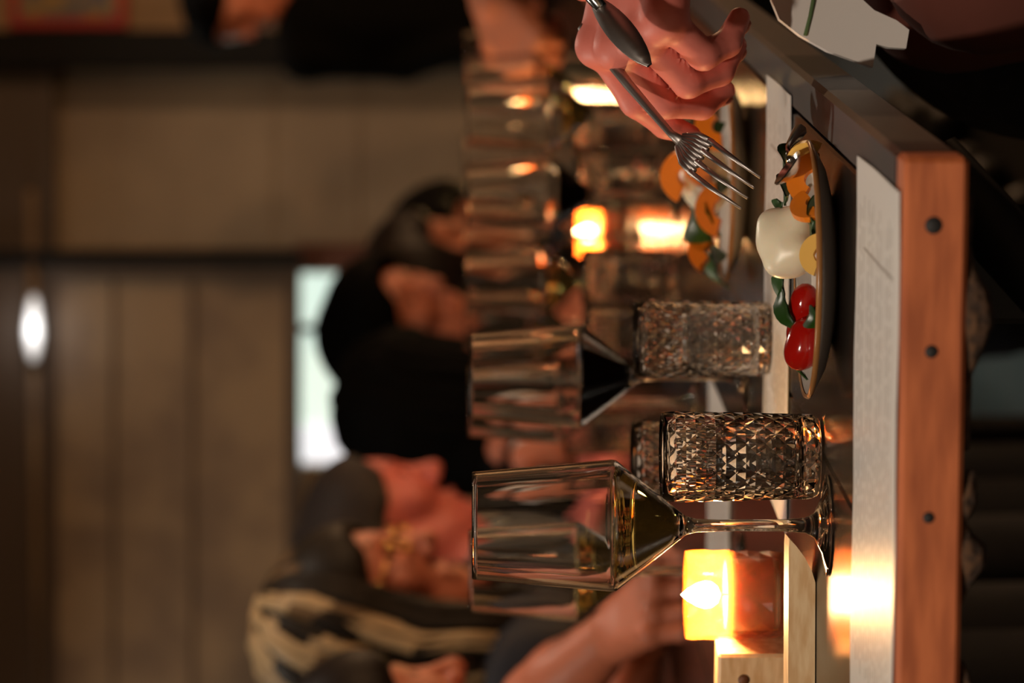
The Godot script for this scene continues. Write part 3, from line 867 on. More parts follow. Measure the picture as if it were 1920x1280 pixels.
func salad_near():
	var c := spot(775, 2.335)
	single("mozzarella_ball", lump([[Vector3(0, 0.016, 0), 0.0165], [Vector3(0.009, 0.014, 0.002), 0.0135], [Vector3(-0.007, 0.013, 0.004), 0.0135], [Vector3(0.004, 0.022, 0), 0.010], [Vector3(0.013, 0.024, -0.002), 0.008], [Vector3(-0.012, 0.021, 0.006), 0.007], [Vector3(0.016, 0.009, 0.009), 0.007], [Vector3(-0.004, 0.008, 0.013), 0.006]]), M.mozzarella, c + Vector3(0.015, 0.0118, 0.004), "torn white mozzarella ball in the middle of the near plate", "mozzarella")
	var toms := [[Vector3(-0.036, 0.0065, 0.016), 0.0105, "glossy red tomato piece next to the mozzarella on the near plate"], [Vector3(-0.047, 0.007, 0.028), 0.0115, "leftmost glossy red tomato piece on the near plate's edge"], [Vector3(-0.022, 0.0095, 0.020), 0.0085, "small dark red tomato piece tucked below the mozzarella"]]
	for t in toms:
		single("tomato_piece", lump([[Vector3.ZERO + Vector3(0, t[1], 0), t[1]], [Vector3(t[1] * 0.8, t[1] * 0.9, 0.002), t[1] * 0.8], [Vector3(-t[1] * 0.5, t[1] * 1.3, -0.002), t[1] * 0.6]], 0.0018), M.tomato, c + t[0], t[2], "tomato", "tomato pieces on the near plate")
	var slices := [[Vector3(0.054, 0.012, 0.018), 0.017, -0.4, 2.4, 0.4, 0, "curved orange vegetable slice right of the mozzarella on the near plate"], [Vector3(0.062, 0.013, 0.006), 0.015, -0.6, 2.0, -0.5, 1, "pale orange vegetable slice nearest the spoon on the near plate"], [Vector3(0.040, 0.013, 0.030), 0.015, 0.2, 2.9, 0.9, 0, "orange vegetable slice at the front right of the near plate's salad"], [Vector3(0.008, 0.010, 0.040), 0.013, 0.0, 2.6, 0.1, 1, "pale orange vegetable slice leaning at the front below the mozzarella"]]
	for s in slices:
		var o := single("orange_slice", slice(s[1], 0.004, s[2], s[3]), M.orange if s[5] == 0 else M.orange_pale, c + s[0], s[6], "vegetable slice", "orange slices on the near plate")
		o.rotation = Vector3(-0.35, s[4], 0.2)
	var leaves := [[Vector3(-0.010, 0.030, 0.012), 2.0, 0.030, 0.018, "basil leaf lying over the tomato side of the mozzarella"], [Vector3(0.040, 0.030, 0.010), 0.4, 0.024, 0.016, "basil leaf on top of the orange slices on the near plate"], [Vector3(0.062, 0.026, -0.004), -0.6, 0.026, 0.016, "basil leaf beside the spoon on the near plate"], [Vector3(-0.040, 0.020, 0.0), 1.3, 0.028, 0.018, "dark basil leaf behind the red tomato pieces"], [Vector3(0.028, 0.014, 0.044), 0.1, 0.024, 0.014, "basil leaf at the front rim below the orange slices"], [Vector3(-0.026, 0.016, 0.042), 2.8, 0.024, 0.014, "basil leaf at the front rim before the tomato pieces"], [Vector3(0.0, 0.026, -0.03), 0.9, 0.034, 0.022, "basil leaf directly behind the mozzarella ball"], [Vector3(0.045, 0.024, -0.03), -0.4, 0.034, 0.02, "basil leaf at the back right of the near plate"],
		[Vector3(-0.020, 0.012, 0.022), 1.7, 0.034, 0.024, "broad basil leaf between the mozzarella and the tomato pieces"], [Vector3(0.020, 0.012, 0.036), -1.2, 0.030, 0.020, "basil leaf under the front orange slices"]]
	for l in leaves:
		var o := single("basil_leaf", leaf(l[2], l[3], 0.004), M.basil, c + l[0], "green " + l[4], "leaf", "basil leaves on the near plate")
		o.rotation = Vector3(-0.25, l[1], 0.3)

func salad_far():
	var c := spot(945, 3.05)
	var lv := [[Vector3(-0.045, 0.028, 0.035), 0.4, 0.04, 0.026], [Vector3(-0.015, 0.034, 0.030), 1.9, 0.036, 0.024], [Vector3(0.020, 0.030, 0.034), -0.7, 0.04, 0.024], [Vector3(0.050, 0.028, 0.022), 0.9, 0.04, 0.026], [Vector3(-0.03, 0.042, 0.0), 2.6, 0.04, 0.026], [Vector3(0.01, 0.044, -0.01), 0.2, 0.04, 0.028], [Vector3(0.045, 0.038, -0.02), -1.2, 0.042, 0.026], [Vector3(-0.055, 0.024, 0.0), 1.2, 0.036, 0.024], [Vector3(0.0, 0.024, 0.055), 0.1, 0.034, 0.02]]
	for l in lv:
		var o := single("salad_leaf", leaf(l[2], l[3], 0.006), M.lettuce if l[1] > 0.5 else M.basil, c + l[0], "green salad leaf " + ["at the front left of the far plate", "leaning near the middle front of the far plate", "beside the mid-front pepper strip on the far plate", "at the front right of the far plate", "high at the left of the far plate's heap", "at the very top of the far plate's heap", "at the back right of the far plate's heap", "at the left edge of the far plate", "lowest at the front rim of the far plate"][lv.find(l)], "leaf", "salad leaves on the far plate")
		o.rotation = Vector3(-0.4, l[1], 0.35)
	var sl := [[Vector3(-0.025, 0.020, 0.048), 0.022, 0.0, 2.6, 0.1], [Vector3(0.012, 0.030, 0.036), 0.022, 0.4, 3.0, -0.3], [Vector3(-0.055, 0.026, 0.028), 0.020, -0.3, 2.2, 0.5], [Vector3(0.040, 0.022, 0.046), 0.020, 0.2, 2.9, 0.2], [Vector3(0.0, 0.045, 0.01), 0.022, 0.0, 2.5, -0.4]]
	for s in sl:
		var o := single("pepper_strip", slice(s[1], 0.007, s[2], s[3]), M.orange, c + s[0], ["orange pepper strip at the front left of the far plate's salad", "orange pepper strip leaning mid-front on the far plate", "orange pepper strip at the left end of the far plate's salad", "orange pepper strip at the front right of the far plate's salad", "orange pepper strip on top of the far plate's salad"][sl.find(s)], "pepper strip", "orange pepper strips on the far plate")
		o.rotation = Vector3(-0.3, s[4], 0.3)
	single("mozzarella_ball", lump([[Vector3(0, 0.020, 0), 0.020], [Vector3(0.012, 0.018, 0.0), 0.017], [Vector3(-0.011, 0.017, 0.003), 0.016]], 0.003), M.mozzarella, c + Vector3(0, 0.0105, -0.02), "pale mozzarella ball under leaves on the plate farther back", "mozzarella")

func spoon_into(t: Node3D, bowl: Vector3, end: Vector3):
	var d := (end - bowl).normalized()
	var st := SurfaceTool.new(); st.begin(Mesh.PRIMITIVE_TRIANGLES); st.set_smooth_group(0)
	var side := d.cross(Vector3(0.1, 0.55, 0.8)).normalized(); var up := side.cross(d).normalized()
	var n := 10; var m := 8
	for face in [0.0, 0.0009]:
		for i in n:
			for j in m:
				var q := []
				for k in [[i, j], [i + 1, j], [i + 1, j + 1], [i, j + 1]]:
					var a: float = lerpf(-1.0, 1.0, k[0] / float(n)); var b: float = lerpf(-1.0, 1.0, k[1] / float(m))
					var w := 0.0115 * sqrt(maxf(0.0, 1.0 - a * a))
					q.append(bowl + d * a * 0.021 + side * b * w - up * (0.006 * (1.0 - a * a) * (1.0 - b * b)) + up * face)
				if face > 0.0: tri(st, q[0], q[2], q[1]); tri(st, q[0], q[3], q[2])
				else: tri(st, q[0], q[1], q[2]); tri(st, q[0], q[2], q[3])
		st.set_smooth_group(1)
	st.generate_normals()
	part("bowl", st.commit(), M.bright_steel, t)
	part("handle", tube([bowl + d * 0.019, bowl + d * 0.04 + up * 0.004, end], [0.0022, 0.0022, 0.0045], 8), M.steel, t)

# ------------------------------------------------------------------ glasses

func glass_profile(h: float, r_rim: float, r_max: float, y_max: float, y_cone: float, foot: float, th := 0.0012) -> Array:
	var p := [Vector2(0, 0.0003), Vector2(foot * 0.9, 0.0003), Vector2(foot * 0.97, 0.0004), Vector2(foot, 0.0011), Vector2(foot * 0.985, 0.0018), Vector2(foot * 0.90, 0.0022), Vector2(foot * 0.55, 0.0042), Vector2(0.0075, 0.0085), Vector2(0.0046, 0.014), Vector2(0.0037, 0.028), Vector2(0.0035, y_cone * 0.75), Vector2(0.0041, y_cone * 0.92), Vector2(0.0056, y_cone - 0.001), Vector2(0.0072, y_cone + 0.001)]
	var c0 := Vector2(0.0072, y_cone + 0.001); var c1 := Vector2(r_max, y_max - 0.001); var rim := Vector2(r_rim, h - 0.0008); var w0 := Vector2(r_max, y_max + 0.001)
	for t in [0.04, 0.2, 0.4, 0.6, 0.8, 0.95, 0.985]: p.append(c0.lerp(c1, t))
	p.append(Vector2(r_max - 0.0002, y_max))
	for t in [0.008, 0.03, 0.2, 0.4, 0.6, 0.8, 0.97, 1.0]: p.append(w0.lerp(rim, t))
	p.append(Vector2(r_rim - th * 0.5, h))
	var o := Vector2(-th, 0)
	for t in [1.0, 0.97, 0.8, 0.6, 0.4, 0.2, 0.03, 0.008]: p.append(w0.lerp(rim, t) + o)
	p.append(Vector2(r_max - 0.0002 - th, y_max + 0.0006))
	for t in [0.985, 0.95, 0.8, 0.6, 0.4, 0.2, 0.06]: p.append(c0.lerp(c1, t) + Vector2(-0.0010, 0.0010))
	p.append(Vector2(0.0040, y_cone + 0.0022)); p.append(Vector2(0.0, y_cone + 0.0014))
	return p

func wine_profile(r_max: float, y_max: float, y_cone: float, level: float) -> Array:
	# level 1 fills the cone to the widest ring
	var c0 := Vector2(0.0072, y_cone + 0.001) + Vector2(-0.0014, 0.0012); var c1 := Vector2(r_max, y_max - 0.001) + Vector2(-0.0014, 0.0012)
	var p := [Vector2(0, y_cone + 0.0020), Vector2(0.0034, y_cone + 0.0027)]
	for t in [0.06, 0.2, 0.4, 0.6, 0.8, 0.97, 0.995]: p.append(c0.lerp(c1, t * level))
	var top: Vector2 = p[-1]
	p.append(top + Vector2(-0.0004, 0.0006)); p.append(top + Vector2(-0.0016, 0.0004)); p.append(Vector2(0, top.y + 0.0003))
	return p

var wine_glass_mesh: ArrayMesh
var tumbler_mesh: ArrayMesh
var water_mesh: ArrayMesh

func wine_glass(u: float, d: float, wine: String, level: float, label: String):
	var t := thing("wine_glass", label, "wine glass", spot(u, d), u * 0.01, "angular wine glasses on the table")
	part("glass", wine_glass_mesh, M.glass, t)
	if wine != "":
		part("wine", lathe(wine_profile(0.0398, 0.1297, 0.087, level), 48), M.red_wine if wine == "red" else M.white_wine, t)

func tumbler(u: float, d: float, label: String, turn := 0.0):
	var t := thing("tumbler", label, "tumbler", spot(u, d), turn, "cut glass tumblers on the table")
	part("glass", tumbler_mesh, M.cut_glass, t)
	part("water", water_mesh, M.water, t)

func build_glasses():
	M.water = glass(Color(1, 1, 1), 0.033)
	wine_glass_mesh = lathe(glass_profile(0.215, 0.0325, 0.0398, 0.1297, 0.087, 0.031), 64)
	# tumbler: diamond cut all over the outside, thick base, smooth inside
	var pr := [Vector2(0, 0.0004), Vector2(0.0225, 0.0004), Vector2(0.0245, 0.002)]
	for i in 15: pr.append(Vector2(lerpf(0.0258, 0.0278, i / 14.0), lerpf(0.005, 0.090, i / 14.0)))
	pr.append(Vector2(0.0279, 0.0945)); pr.append(Vector2(0.0276, 0.0977)); pr.append(Vector2(0.0268, 0.0981)); pr.append(Vector2(0.0262, 0.0977))
	pr.append(Vector2(0.0258, 0.088)); pr.append(Vector2(0.0238, 0.018)); pr.append(Vector2(0.0215, 0.0125)); pr.append(Vector2(0, 0.0118))
	tumbler_mesh = lathe(pr, 28, true, 0.00055, 28, 3, 17)
	water_mesh = lathe([Vector2(0, 0.0121), Vector2(0.0212, 0.0128), Vector2(0.0234, 0.0182), Vector2(0.0249, 0.062), Vector2(0.0243, 0.0625), Vector2(0, 0.0624)], 40)
	wine_glass(295, 2.352, "white", 1.0, "tall angular glass of white wine nearest the camera, right of the near candle")
	wine_glass(210, 3.07, "white", 1.0, "angular white wine glass half hidden behind the nearest white wine glass")
	wine_glass(575, 3.00, "red", 1.0, "angular glass of dark red wine standing behind the two front tumblers")
	wine_glass(528, 3.62, "", 0.0, "empty angular wine glass directly behind the red wine glass")
	wine_glass(1065, 4.00, "white", 0.7, "angular white wine glass left of the diner's clenched hand")
	wine_glass(915, 4.00, "red", 0.8, "angular glass of red wine just above the middle candle")
	wine_glass(752, 4.45, "white", 0.8, "angular white wine glass in front of the dark haired diner's collar")
	wine_glass(1120, 4.72, "white", 0.7, "angular white wine glass in the far row, rightmost before the clenched hand")
	wine_glass(838, 4.85, "red", 0.5, "angular wine glass with a little red wine beside the middle candle")
	wine_glass(672, 5.10, "white", 0.9, "distant angular white wine glass left of the middle candle")
	wine_glass(1175, 5.35, "white", 0.6, "wine glass held by the clenched hand at the right")
	wine_glass(990, 6.10, "", 0.0, "small distant empty wine glass behind the clenched hand's glass row")
	wine_glass(905, 6.70, "white", 0.8, "small distant white wine glass beyond the middle candle")
	tumbler(424, 2.408, "water tumbler with diamond cut sides right of the nearest wine glass", 0.1)
	tumbler(420, 2.82, "water tumbler peeking out above the tumbler nearest the camera", 0.3)
	tumbler(645, 2.77, "water tumbler with diamond cut sides left of the near salad plate", 0.5)
	tumbler(662, 3.90, "water tumbler right behind the one left of the near plate", 0.7)
	tumbler(762, 3.96, "water tumbler just left of the middle candle's reflection", 0.9)
	tumbler(950, 4.20, "sparkling water tumbler right of the middle candle", 1.1)
	tumbler(1045, 4.35, "water tumbler between the fork hand and the far white wine glass", 1.3)
	tumbler(470, 4.60, "distant water tumbler by the black sweatered diner's hands", 1.5)

# ------------------------------------------------------------------ candles

func candle(u: float, d: float, k: float, energy: float, where: String, tall := 0.0):
	var at := spot(u, d)
	var hold := thing("candle_holder", "amber glass candle holder " + where, "candle holder", at, 0.0, "amber candle holders on the table")
	var r := 0.0297; var h := 0.070 * k + tall
	var pr := [Vector2(0, 0.0004), Vector2(r * 0.90, 0.0004), Vector2(r * 0.96, 0.003)]
	for i in 9: pr.append(Vector2(r * (0.97 + 0.03 * i / 8.0), lerpf(0.006, h - 0.004, i / 8.0)))
	pr.append(Vector2(r, h)); pr.append(Vector2(r - 0.0018, h))
	pr.append(Vector2(r * 0.9, 0.012)); pr.append(Vector2(0, 0.007))
	part("glass", lathe(pr, 26, true, 0.0007, 26, 3, 11), M.amber, hold)
	var t := thing("candle", "lit pale candle inside the amber holder " + where, "candle", at + Vector3(0, 0.0075, 0), 0.0, "lit candles in amber holders")
	var wh := h - 0.034 + tall * 0.75
	part("wax", lathe([Vector2(0, 0), Vector2(r * 0.80, 0), Vector2(r * 0.82, 0.004), Vector2(r * 0.82, wh - 0.001), Vector2(r * 0.78, wh), Vector2(0.004, wh - 0.002), Vector2(0, wh - 0.002)], 24), M.wax, t)
	part("wick", tube([Vector3(0, wh - 0.003, 0), Vector3(0.0006, wh + 0.006, 0)], [0.0008, 0.0006], 6), M.wick, t)
	var fp := [Vector2(0, 0), Vector2(0.0055, 0.002), Vector2(0.0085, 0.006), Vector2(0.0092, 0.0105), Vector2(0.0076, 0.016), Vector2(0.0040, 0.022), Vector2(0, 0.0265)]
	part("flame", lathe(fp, 14), M.flame, t, Vector3(0, wh + 0.003, 0))
	var l := OmniLight3D.new(); l.name = "flame_light"; l.light_color = Color(1.0, 0.78, 0.50); l.light_energy = energy; l.light_size = 0.007
	l.omni_range = 14.0; l.omni_attenuation = 2.0; l.shadow_enabled = true
	l.position = Vector3(0, wh + 0.013, 0)
	t.add_child(l)

func build_candles():
	candle(165, 2.63, 1.0, 0.16, "nearest the camera, behind the pale board")
	candle(843, 5.20, 0.92, 0.15, "in the middle of the table")
	candle(1095, 8.40, 1.0, 0.12, "at the far end of the table", 0.024)

# ------------------------------------------------------------------ diners on the right: mostly outside the frame, their hands in it

func build_right_diners():
	# the near armchair and the diner in it
	var ch := thing("armchair", "black rounded armchair at the right side of the table", "armchair", Vector3(0.56, 0.0, -2.52), 0.0)
	for z in [0.36, -0.36]:
		var ol := PackedVector2Array()
		for i in 15:
			var a := PI - i / 14.0 * PI * 0.5
			ol.append(Vector2(-0.24 + cos(a) * 0.17, 0.525 + sin(a) * 0.17))
		ol.append(Vector2(0.40, 0.70)); ol.append(Vector2(0.42, 0.10)); ol.append(Vector2(-0.36, 0.10)); ol.append(Vector2(-0.41, 0.16))
		part("armrest", slab(ol, 0.11), M.armchair, ch, Vector3(0, 0, z + 0.055))
	part("seat", box(Vector3(0.66, 0.14, 0.62), 0.03), M.armchair, ch, Vector3(0.0, 0.43, 0))
	part("backrest", box(Vector3(0.14, 0.62, 0.62), 0.04), M.armchair, ch, Vector3(0.36, 0.60, 0))
	for x in [-0.30, 0.34]:
		for z in [-0.32, 0.32]: part("leg", box(Vector3(0.05, 0.11, 0.05), 0.004), M.black_metal, ch, Vector3(x, 0.055, z))
	var o := {}
	o.pelvis = Vector3(0.66, 0.60, -2.60); o.chest = Vector3(0.62, 0.88, -2.58); o.neck = Vector3(0.56, 1.12, -2.56); o.head = Vector3(0.52, 1.27, -2.55); o.gaze = Vector3(-1, -0.35, 0.1)
	o.shoulder_l = Vector3(0.56, 1.06, -2.38); o.shoulder_r = Vector3(0.57, 1.06, -2.74)
	o.wrist_l = see(1480, 1225, 2.48); o.wrist_r = see(1570, 1015, 2.62)
	o.elbow_l = Vector3(0.46, 0.86, -2.37); o.elbow_r = Vector3(0.48, 0.90, -2.74)
	o.legs = []
	for z in [-2.52, -2.70]:
		o.legs.append([Vector3(0.64, 0.58, z), Vector3(0.26, 0.628, z - 0.03), Vector3(0.30, 0.09, z), Vector3(0.16, 0.045, z)])
	var left := hand_bones(o.wrist_l, see(1210, 1185, 2.46) - o.wrist_l, Vector3(-0.25, 0.78, 0.62), 1.0, [[0.92, 0.38, 0.22], [1.05, 0.75, 0.5], [1.15, 0.95, 0.6], [1.2, 1.0, 0.6]], 0.7, 1.06)
	var right := hand_bones(o.wrist_r, see(1380, 1030, 2.56) - o.wrist_r, Vector3(-0.2, 0.85, 0.4), -1.0, [[0.8, 0.4, 0.3], [1.0, 0.9, 0.6], [1.1, 1.0, 0.6], [1.15, 1.0, 0.6]], 0.6, 1.0)
	o.hands = [left, right]; o.hand_cell = 0.0028
	o.skin = M.skin_pink; o.hair_mat = M.hair_brown; o.top = M.cloth_black; o.top_name = "shirt"; o.sleeve = 0.3; o.trousers_mat = mat(Color(0.36, 0.17, 0.12), 0.9)
	var p := figure("person in the black armchair at right whose hands hold a fork and a knife", o)
	part("hair", nets([[shifted(hair_cap(o, 0.016, 0.05), p.position), 0.008]]), M.hair_brown, p)
	for s in nail_spots(o.wrist_l, see(1210, 1185, 2.46) - o.wrist_l, Vector3(-0.25, 0.78, 0.62), 1.0, [[0.92, 0.38, 0.22], [1.05, 0.75, 0.5], [1.15, 0.95, 0.6], [1.2, 1.0, 0.6]], 1.06):
		var nl := part("fingernail", sphere(0.0052, 0.0062, 10), M.nail, p, s[0] - p.position)
		nl.basis = Basis(s[1].cross(s[2]).normalized(), s[1], s[2]) * Basis.from_scale(Vector3(1, 1, 0.32))
	part("skirt", nets([[shifted([bone(o.pelvis + Vector3(0, -0.02, 0.08), Vector3(0.42, 0.61, -2.54), 0.12, 0.098, 0.04), bone(o.pelvis + Vector3(0, -0.02, -0.08), Vector3(0.42, 0.61, -2.71), 0.12, 0.098, 0.04)], p.position), 0.014]]), M.cloth_black, p)
	# napkin bunched on the lap
	var nap := thing("napkin", "off-white cloth napkin with a green stripe on the diner's lap", "napkin", see(1240, 1580, 2.52))
	var ed := [Vector2(1330, 1445), Vector2(1282, 1447), Vector2(1245, 1462), Vector2(1215, 1500), Vector2(1185, 1553), Vector2(1155, 1638), Vector2(1198, 1644), Vector2(1192, 1668), Vector2(1190, 1700), Vector2(1225, 1706), Vector2(1243, 1682), Vector2(1262, 1640), Vector2(1282, 1618), Vector2(1330, 1606)]
	var poly := PackedVector2Array()
	for q in ed:
		var w := see(q.x, q.y, 2.52) - nap.position
		poly.append(Vector2(w.x, w.y))
	part("cloth", slab(poly, 0.012), M.cloth_white, nap)
	var sa := see(1283, 1526, 2.5185) - nap.position; var sb := see(1214, 1510, 2.5185) - nap.position
	part("stripe", tube([see(1325, 1532, 2.5195) - nap.position, sa, see(1250, 1520, 2.5195) - nap.position, sb], [0.0012, 0.0014, 0.0014, 0.0012], 6), mat(Color(0.32, 0.40, 0.24), 0.9), nap)
	# fork in the left hand: handle lies in the fist, tines towards the plate
	var tip := see(886, 1450, 2.37); var neck := see(1030, 1258, 2.44); var butt := see(1230, 1095, 2.485)
	var fk := thing("fork", "steel fork held in the diner's hand, tines down over the near plate", "fork", neck)
	var fd := (tip - neck).normalized(); var fside := fd.cross(Vector3(0, 0.35, 1)).normalized(); var fup := fside.cross(fd)
	part("handle", tube([butt - neck, (butt - neck) * 0.45 + fup * 0.004, Vector3.ZERO, fd * 0.012], [0.0048, 0.0034, 0.0024, 0.0040], 8), M.satin, fk)
	var sh := SurfaceTool.new(); sh.begin(Mesh.PRIMITIVE_TRIANGLES)
	for s in 9:
		var x := (s - 4) / 4.0
		tube_into(sh, [fd * 0.010 + fside * x * 0.004, fd * 0.022 + fside * x * 0.0105 + fup * 0.002, fd * 0.036 + fside * x * 0.0122 + fup * 0.003], [0.0017, 0.0017, 0.0016], 6)
	sh.generate_normals(); part("shoulder", sh.commit(), M.satin, fk)
	for s in 4:
		var x := (s - 1.5) * 0.0077
		part("tine", tube([fd * 0.033 + fside * x + fup * 0.003, fd * 0.055 + fside * x + fup * 0.0035, fd * 0.080 + fside * x * 0.97 - fup * 0.002], [0.0021, 0.0018, 0.0010], 6), M.satin, fk)
	# knife in the right hand
	var kn := thing("knife", "steel table knife with a rounded blade held above the fork", "knife", see(1225, 1160, 2.47))
	var ka := see(1272, 1122, 2.395) - kn.position; var kb := see(1158, 1218, 2.36) - kn.position
	var kd := (kb - ka).normalized(); var ks := kd.cross(Vector3(0, 0, 1)).normalized()
	var blade := []; var brad := []
	for i in 10:
		var q := i / 9.0
		blade.append(ka + kd * (ka.distance_to(kb)) * q); brad.append(0.0085 * pow(sin(PI * clampf(q * 0.86 + 0.12, 0.0, 1.0)), 0.6))
	var bs := SurfaceTool.new(); bs.begin(Mesh.PRIMITIVE_TRIANGLES)
	for i in 9:
		for s in [-1.0, 1.0]:
			var n0: Vector3 = kd.cross(ks) * 0.0008 * s
			var a: Vector3 = blade[i] + ks * brad[i]; var b: Vector3 = blade[i] - ks * brad[i]; var c: Vector3 = blade[i + 1] + ks * brad[i + 1]; var d: Vector3 = blade[i + 1] - ks * brad[i + 1]
			var mid := (a + d) / 2.0 - n0
			tri_out(bs, a + n0, b + n0, d + n0, mid); tri_out(bs, a + n0, d + n0, c + n0, mid)
	for s in [-1.0, 1.0]:
		for i in 9:
			var n0: Vector3 = kd.cross(ks) * 0.0008
			var a: Vector3 = blade[i] + ks * brad[i] * s; var c: Vector3 = blade[i + 1] + ks * brad[i + 1] * s
			tri_out(bs, a + n0, a - n0, c + n0, blade[i]); tri_out(bs, a - n0, c - n0, c + n0, blade[i])
	bs.generate_normals()
	part("blade", bs.commit(), M.satin, kn)
	part("handle", tube([ka + kd * 0.004, ka - kd * 0.03, see(1460, 1000, 2.51) - kn.position], [0.004, 0.0052, 0.006], 10), M.steel, kn)
	# farther diner whose clenched hand reaches for a glass
	var r := seated(on_table(0.15, 3.3), Vector3(0.92, 1.22, -5.2), -(-ACROSS) * Vector3(1, 0, 1), 0.22)
	r.wrist_l = see(1296, 915, 5.22); r.elbow_l = Vector3(0.70, 0.86, -5.12); r.gaze = Vector3(-1, -0.3, 0.3)
	r.wrist_r = on_table(0.02, 3.62, 0.05); r.elbow_r = Vector3(0.80, 0.84, -5.60)
	r.hands = [hand_bones(r.wrist_l, see(1185, 985, 5.22) - r.wrist_l, Vector3(0.35, 0.75, 0.6), 1.0, [0.75, 0.85, 0.95, 1.0], 0.6, 1.05), hand_bones(r.wrist_r, Vector3(-1, -0.25, 0), Vector3.UP, -1.0, [0.4, 0.45, 0.5, 0.5], 0.4)]
	r.skin = M.skin_tan; r.hair_mat = M.hair_black; r.top = M.cloth_black; r.sleeve = 0.3
	var p2 := figure("person farther along the right side whose clenched hand holds a wine glass", r)
	part("hair", nets([[shifted(hair_cap(r, 0.016, 0.03), p2.position), 0.008]]), M.hair_black, p2)
	var b2 := thing("bench", "plain dark bench along the right side of the long table", "bench", CORNER * Vector3(1, 0, 1) - ACROSS * 0.46, TABLE_TURN)
	part("seat", box(Vector3(0.34, 0.045, 2.6), 0.006), M.bench, b2, Vector3(0, 0.425, -3.6))
	for z in [-2.5, -4.7]: part("leg", box(Vector3(0.28, 0.402, 0.06), 0.004), M.bench, b2, Vector3(0, 0.201, z))

# ------------------------------------------------------------------ diners on the left, out of focus

func build_left_diners():
	var to_right := -ACROSS
	# blonde woman with glasses
	var o := seated(on_table(0.88, 2.62), see(122, 715, 4.8), to_right, 0.34)
	o.gaze = Vector3(1.0, -0.32, 0.22); o.roll = -0.05
	o.skin = M.skin; o.hair_mat = M.hair_mid; o.top = M.cloth_navy; o.collar = M.cloth_slate
	var p := figure("blonde woman in glasses and a dark navy top, second from the left", o)
	part("hair", nets([[shifted(hair_cap(o, 0.016, 0.10), p.position), 0.008]]), M.hair_dark, p)
	part("hair_lock", locks(o, 23, 0.20, 41, 0.011, -2.2, 2.2, 0.012), M.hair_blond, p)
	part("hair_lock", locks(o, 30, 0.22, 42, 0.013, -2.4, 2.4, 0.009), M.hair_dark, p)
	part("hair_lock", locks(o, 14, 0.18, 43, 0.012, -2.35, 2.35, 0.010), M.hair_mid, p)
	for side in 2:
		var tl := SurfaceTool.new(); tl.begin(Mesh.PRIMITIVE_TRIANGLES)
		for i in 9:
			var a := lerpf(-1.9, 1.9, (i + side * 0.5) / 9.0)
			var pts := []; var rad := []
			for j in 7:
				var el := lerpf(0.05, 1.15 - 0.25 * cos(a), j / 6.0)
				pts.append(o.head + look(o.gaze, o.roll) * (Vector3(sin(a) * sin(el), cos(el), cos(a) * sin(el)) * 0.104 + Vector3(0, 0.037, -0.018)) - p.position); rad.append(0.004 + 0.007 * sin(PI * (j + 0.5) / 7.0))
			tube_into(tl, pts, rad, 6)
		tl.generate_normals()
		part("hair_lock", tl.commit(), M.hair_mid if side == 0 else M.hair_dark, p)
	var gl := look(o.gaze, o.roll); var hp: Vector3 = o.head - p.position
	var gs := SurfaceTool.new(); gs.begin(Mesh.PRIMITIVE_TRIANGLES)
	for s in [-1.0, 1.0]:
		var ring := []; var rad := []
		for i in 17:
			var a := TAU * i / 16.0
			ring.append(hp + gl * Vector3(0.033 * s + cos(a) * 0.022, 0.010 + sin(a) * 0.017, 0.104)); rad.append(0.0022)
		tube_into(gs, ring, rad, 6)
		tube_into(gs, [hp + gl * Vector3(0.054 * s, 0.014, 0.102), hp + gl * Vector3(0.078 * s, 0.016, 0.05), hp + gl * Vector3(0.082 * s, 0.012, -0.01)], [0.002, 0.002, 0.002], 6)
	tube_into(gs, [hp + gl * Vector3(-0.012, 0.014, 0.105), hp + gl * Vector3(0.012, 0.014, 0.105)], [0.002, 0.002], 6)
	gs.generate_normals()
	part("eyeglasses", gs.commit(), M.gold, p)
	# grey haired man
	var m := seated(on_table(0.86, 3.45), see(278, 728, 5.6), to_right, 0.34)
	m.gaze = Vector3(1.0, -0.42, -0.10); m.roll = 0.05
	m.skin = M.skin_ruddy; m.hair_mat = M.hair_gray; m.top = M.cloth_slate; m.collar = M.cloth_gray; m.top_name = "shirt"
	var pm := figure("ruddy man with short grey hair between the blonde woman and the dark haired diners", m)
	part("hair", nets([[shifted(hair_cap(m, 0.012, 0.0, 0.085), pm.position), 0.007]]), M.hair_gray, pm)
	# long black hair, black sweater, white cuffs
	var b := seated(on_table(0.80, 4.30), see(535, 808, 6.3), to_right, 0.30)
	b.gaze = Vector3(0.75, -0.35, -0.75)
	b.wrist_l = see(452, 985, 5.9); b.wrist_r = see(440, 1030, 5.75); b.elbow_l = see(520, 1000, 6.2); b.elbow_r = see(400, 975, 6.0)
	b.hands = [hand_bones(b.wrist_l, Vector3(0.25, -0.75, 0.2), Vector3(0, 0.4, 1), 1.0, [0.6, 0.7, 0.7, 0.7], 0.5), hand_bones(b.wrist_r, Vector3(0.3, -0.7, 0.1), Vector3(0, 0.4, 1), -1.0, [0.6, 0.7, 0.7, 0.7], 0.5)]
	b.skin = M.skin; b.hair_mat = M.hair_black; b.top = M.cloth_black
	var pb := figure("diner in black with long black hair turned away, in front of the bright hatch", b)
	part("hair", nets([[shifted(hair_cap(b, 0.022, 0.12), pb.position), 0.009]]), M.hair_black, pb)
	part("hair_lock", locks(b, 40, 0.26, 45, 0.016, -2.3, 2.3, 0.006), M.hair_black, pb)
	for w in [[b.wrist_l, b.elbow_l], [b.wrist_r, b.elbow_r]]:
		var d: Vector3 = (w[1] - w[0]).normalized()
		part("cuff", tube([w[0] - pb.position, w[0] + d * 0.03 - pb.position, w[0] + d * 0.06 - pb.position], [0.040, 0.046, 0.047], 12), M.cloth_white, pb)
	# dark haired diner with a pale collar
	var c := seated(on_table(0.86, 4.95), see(672, 752, 7.0), to_right, 0.32)
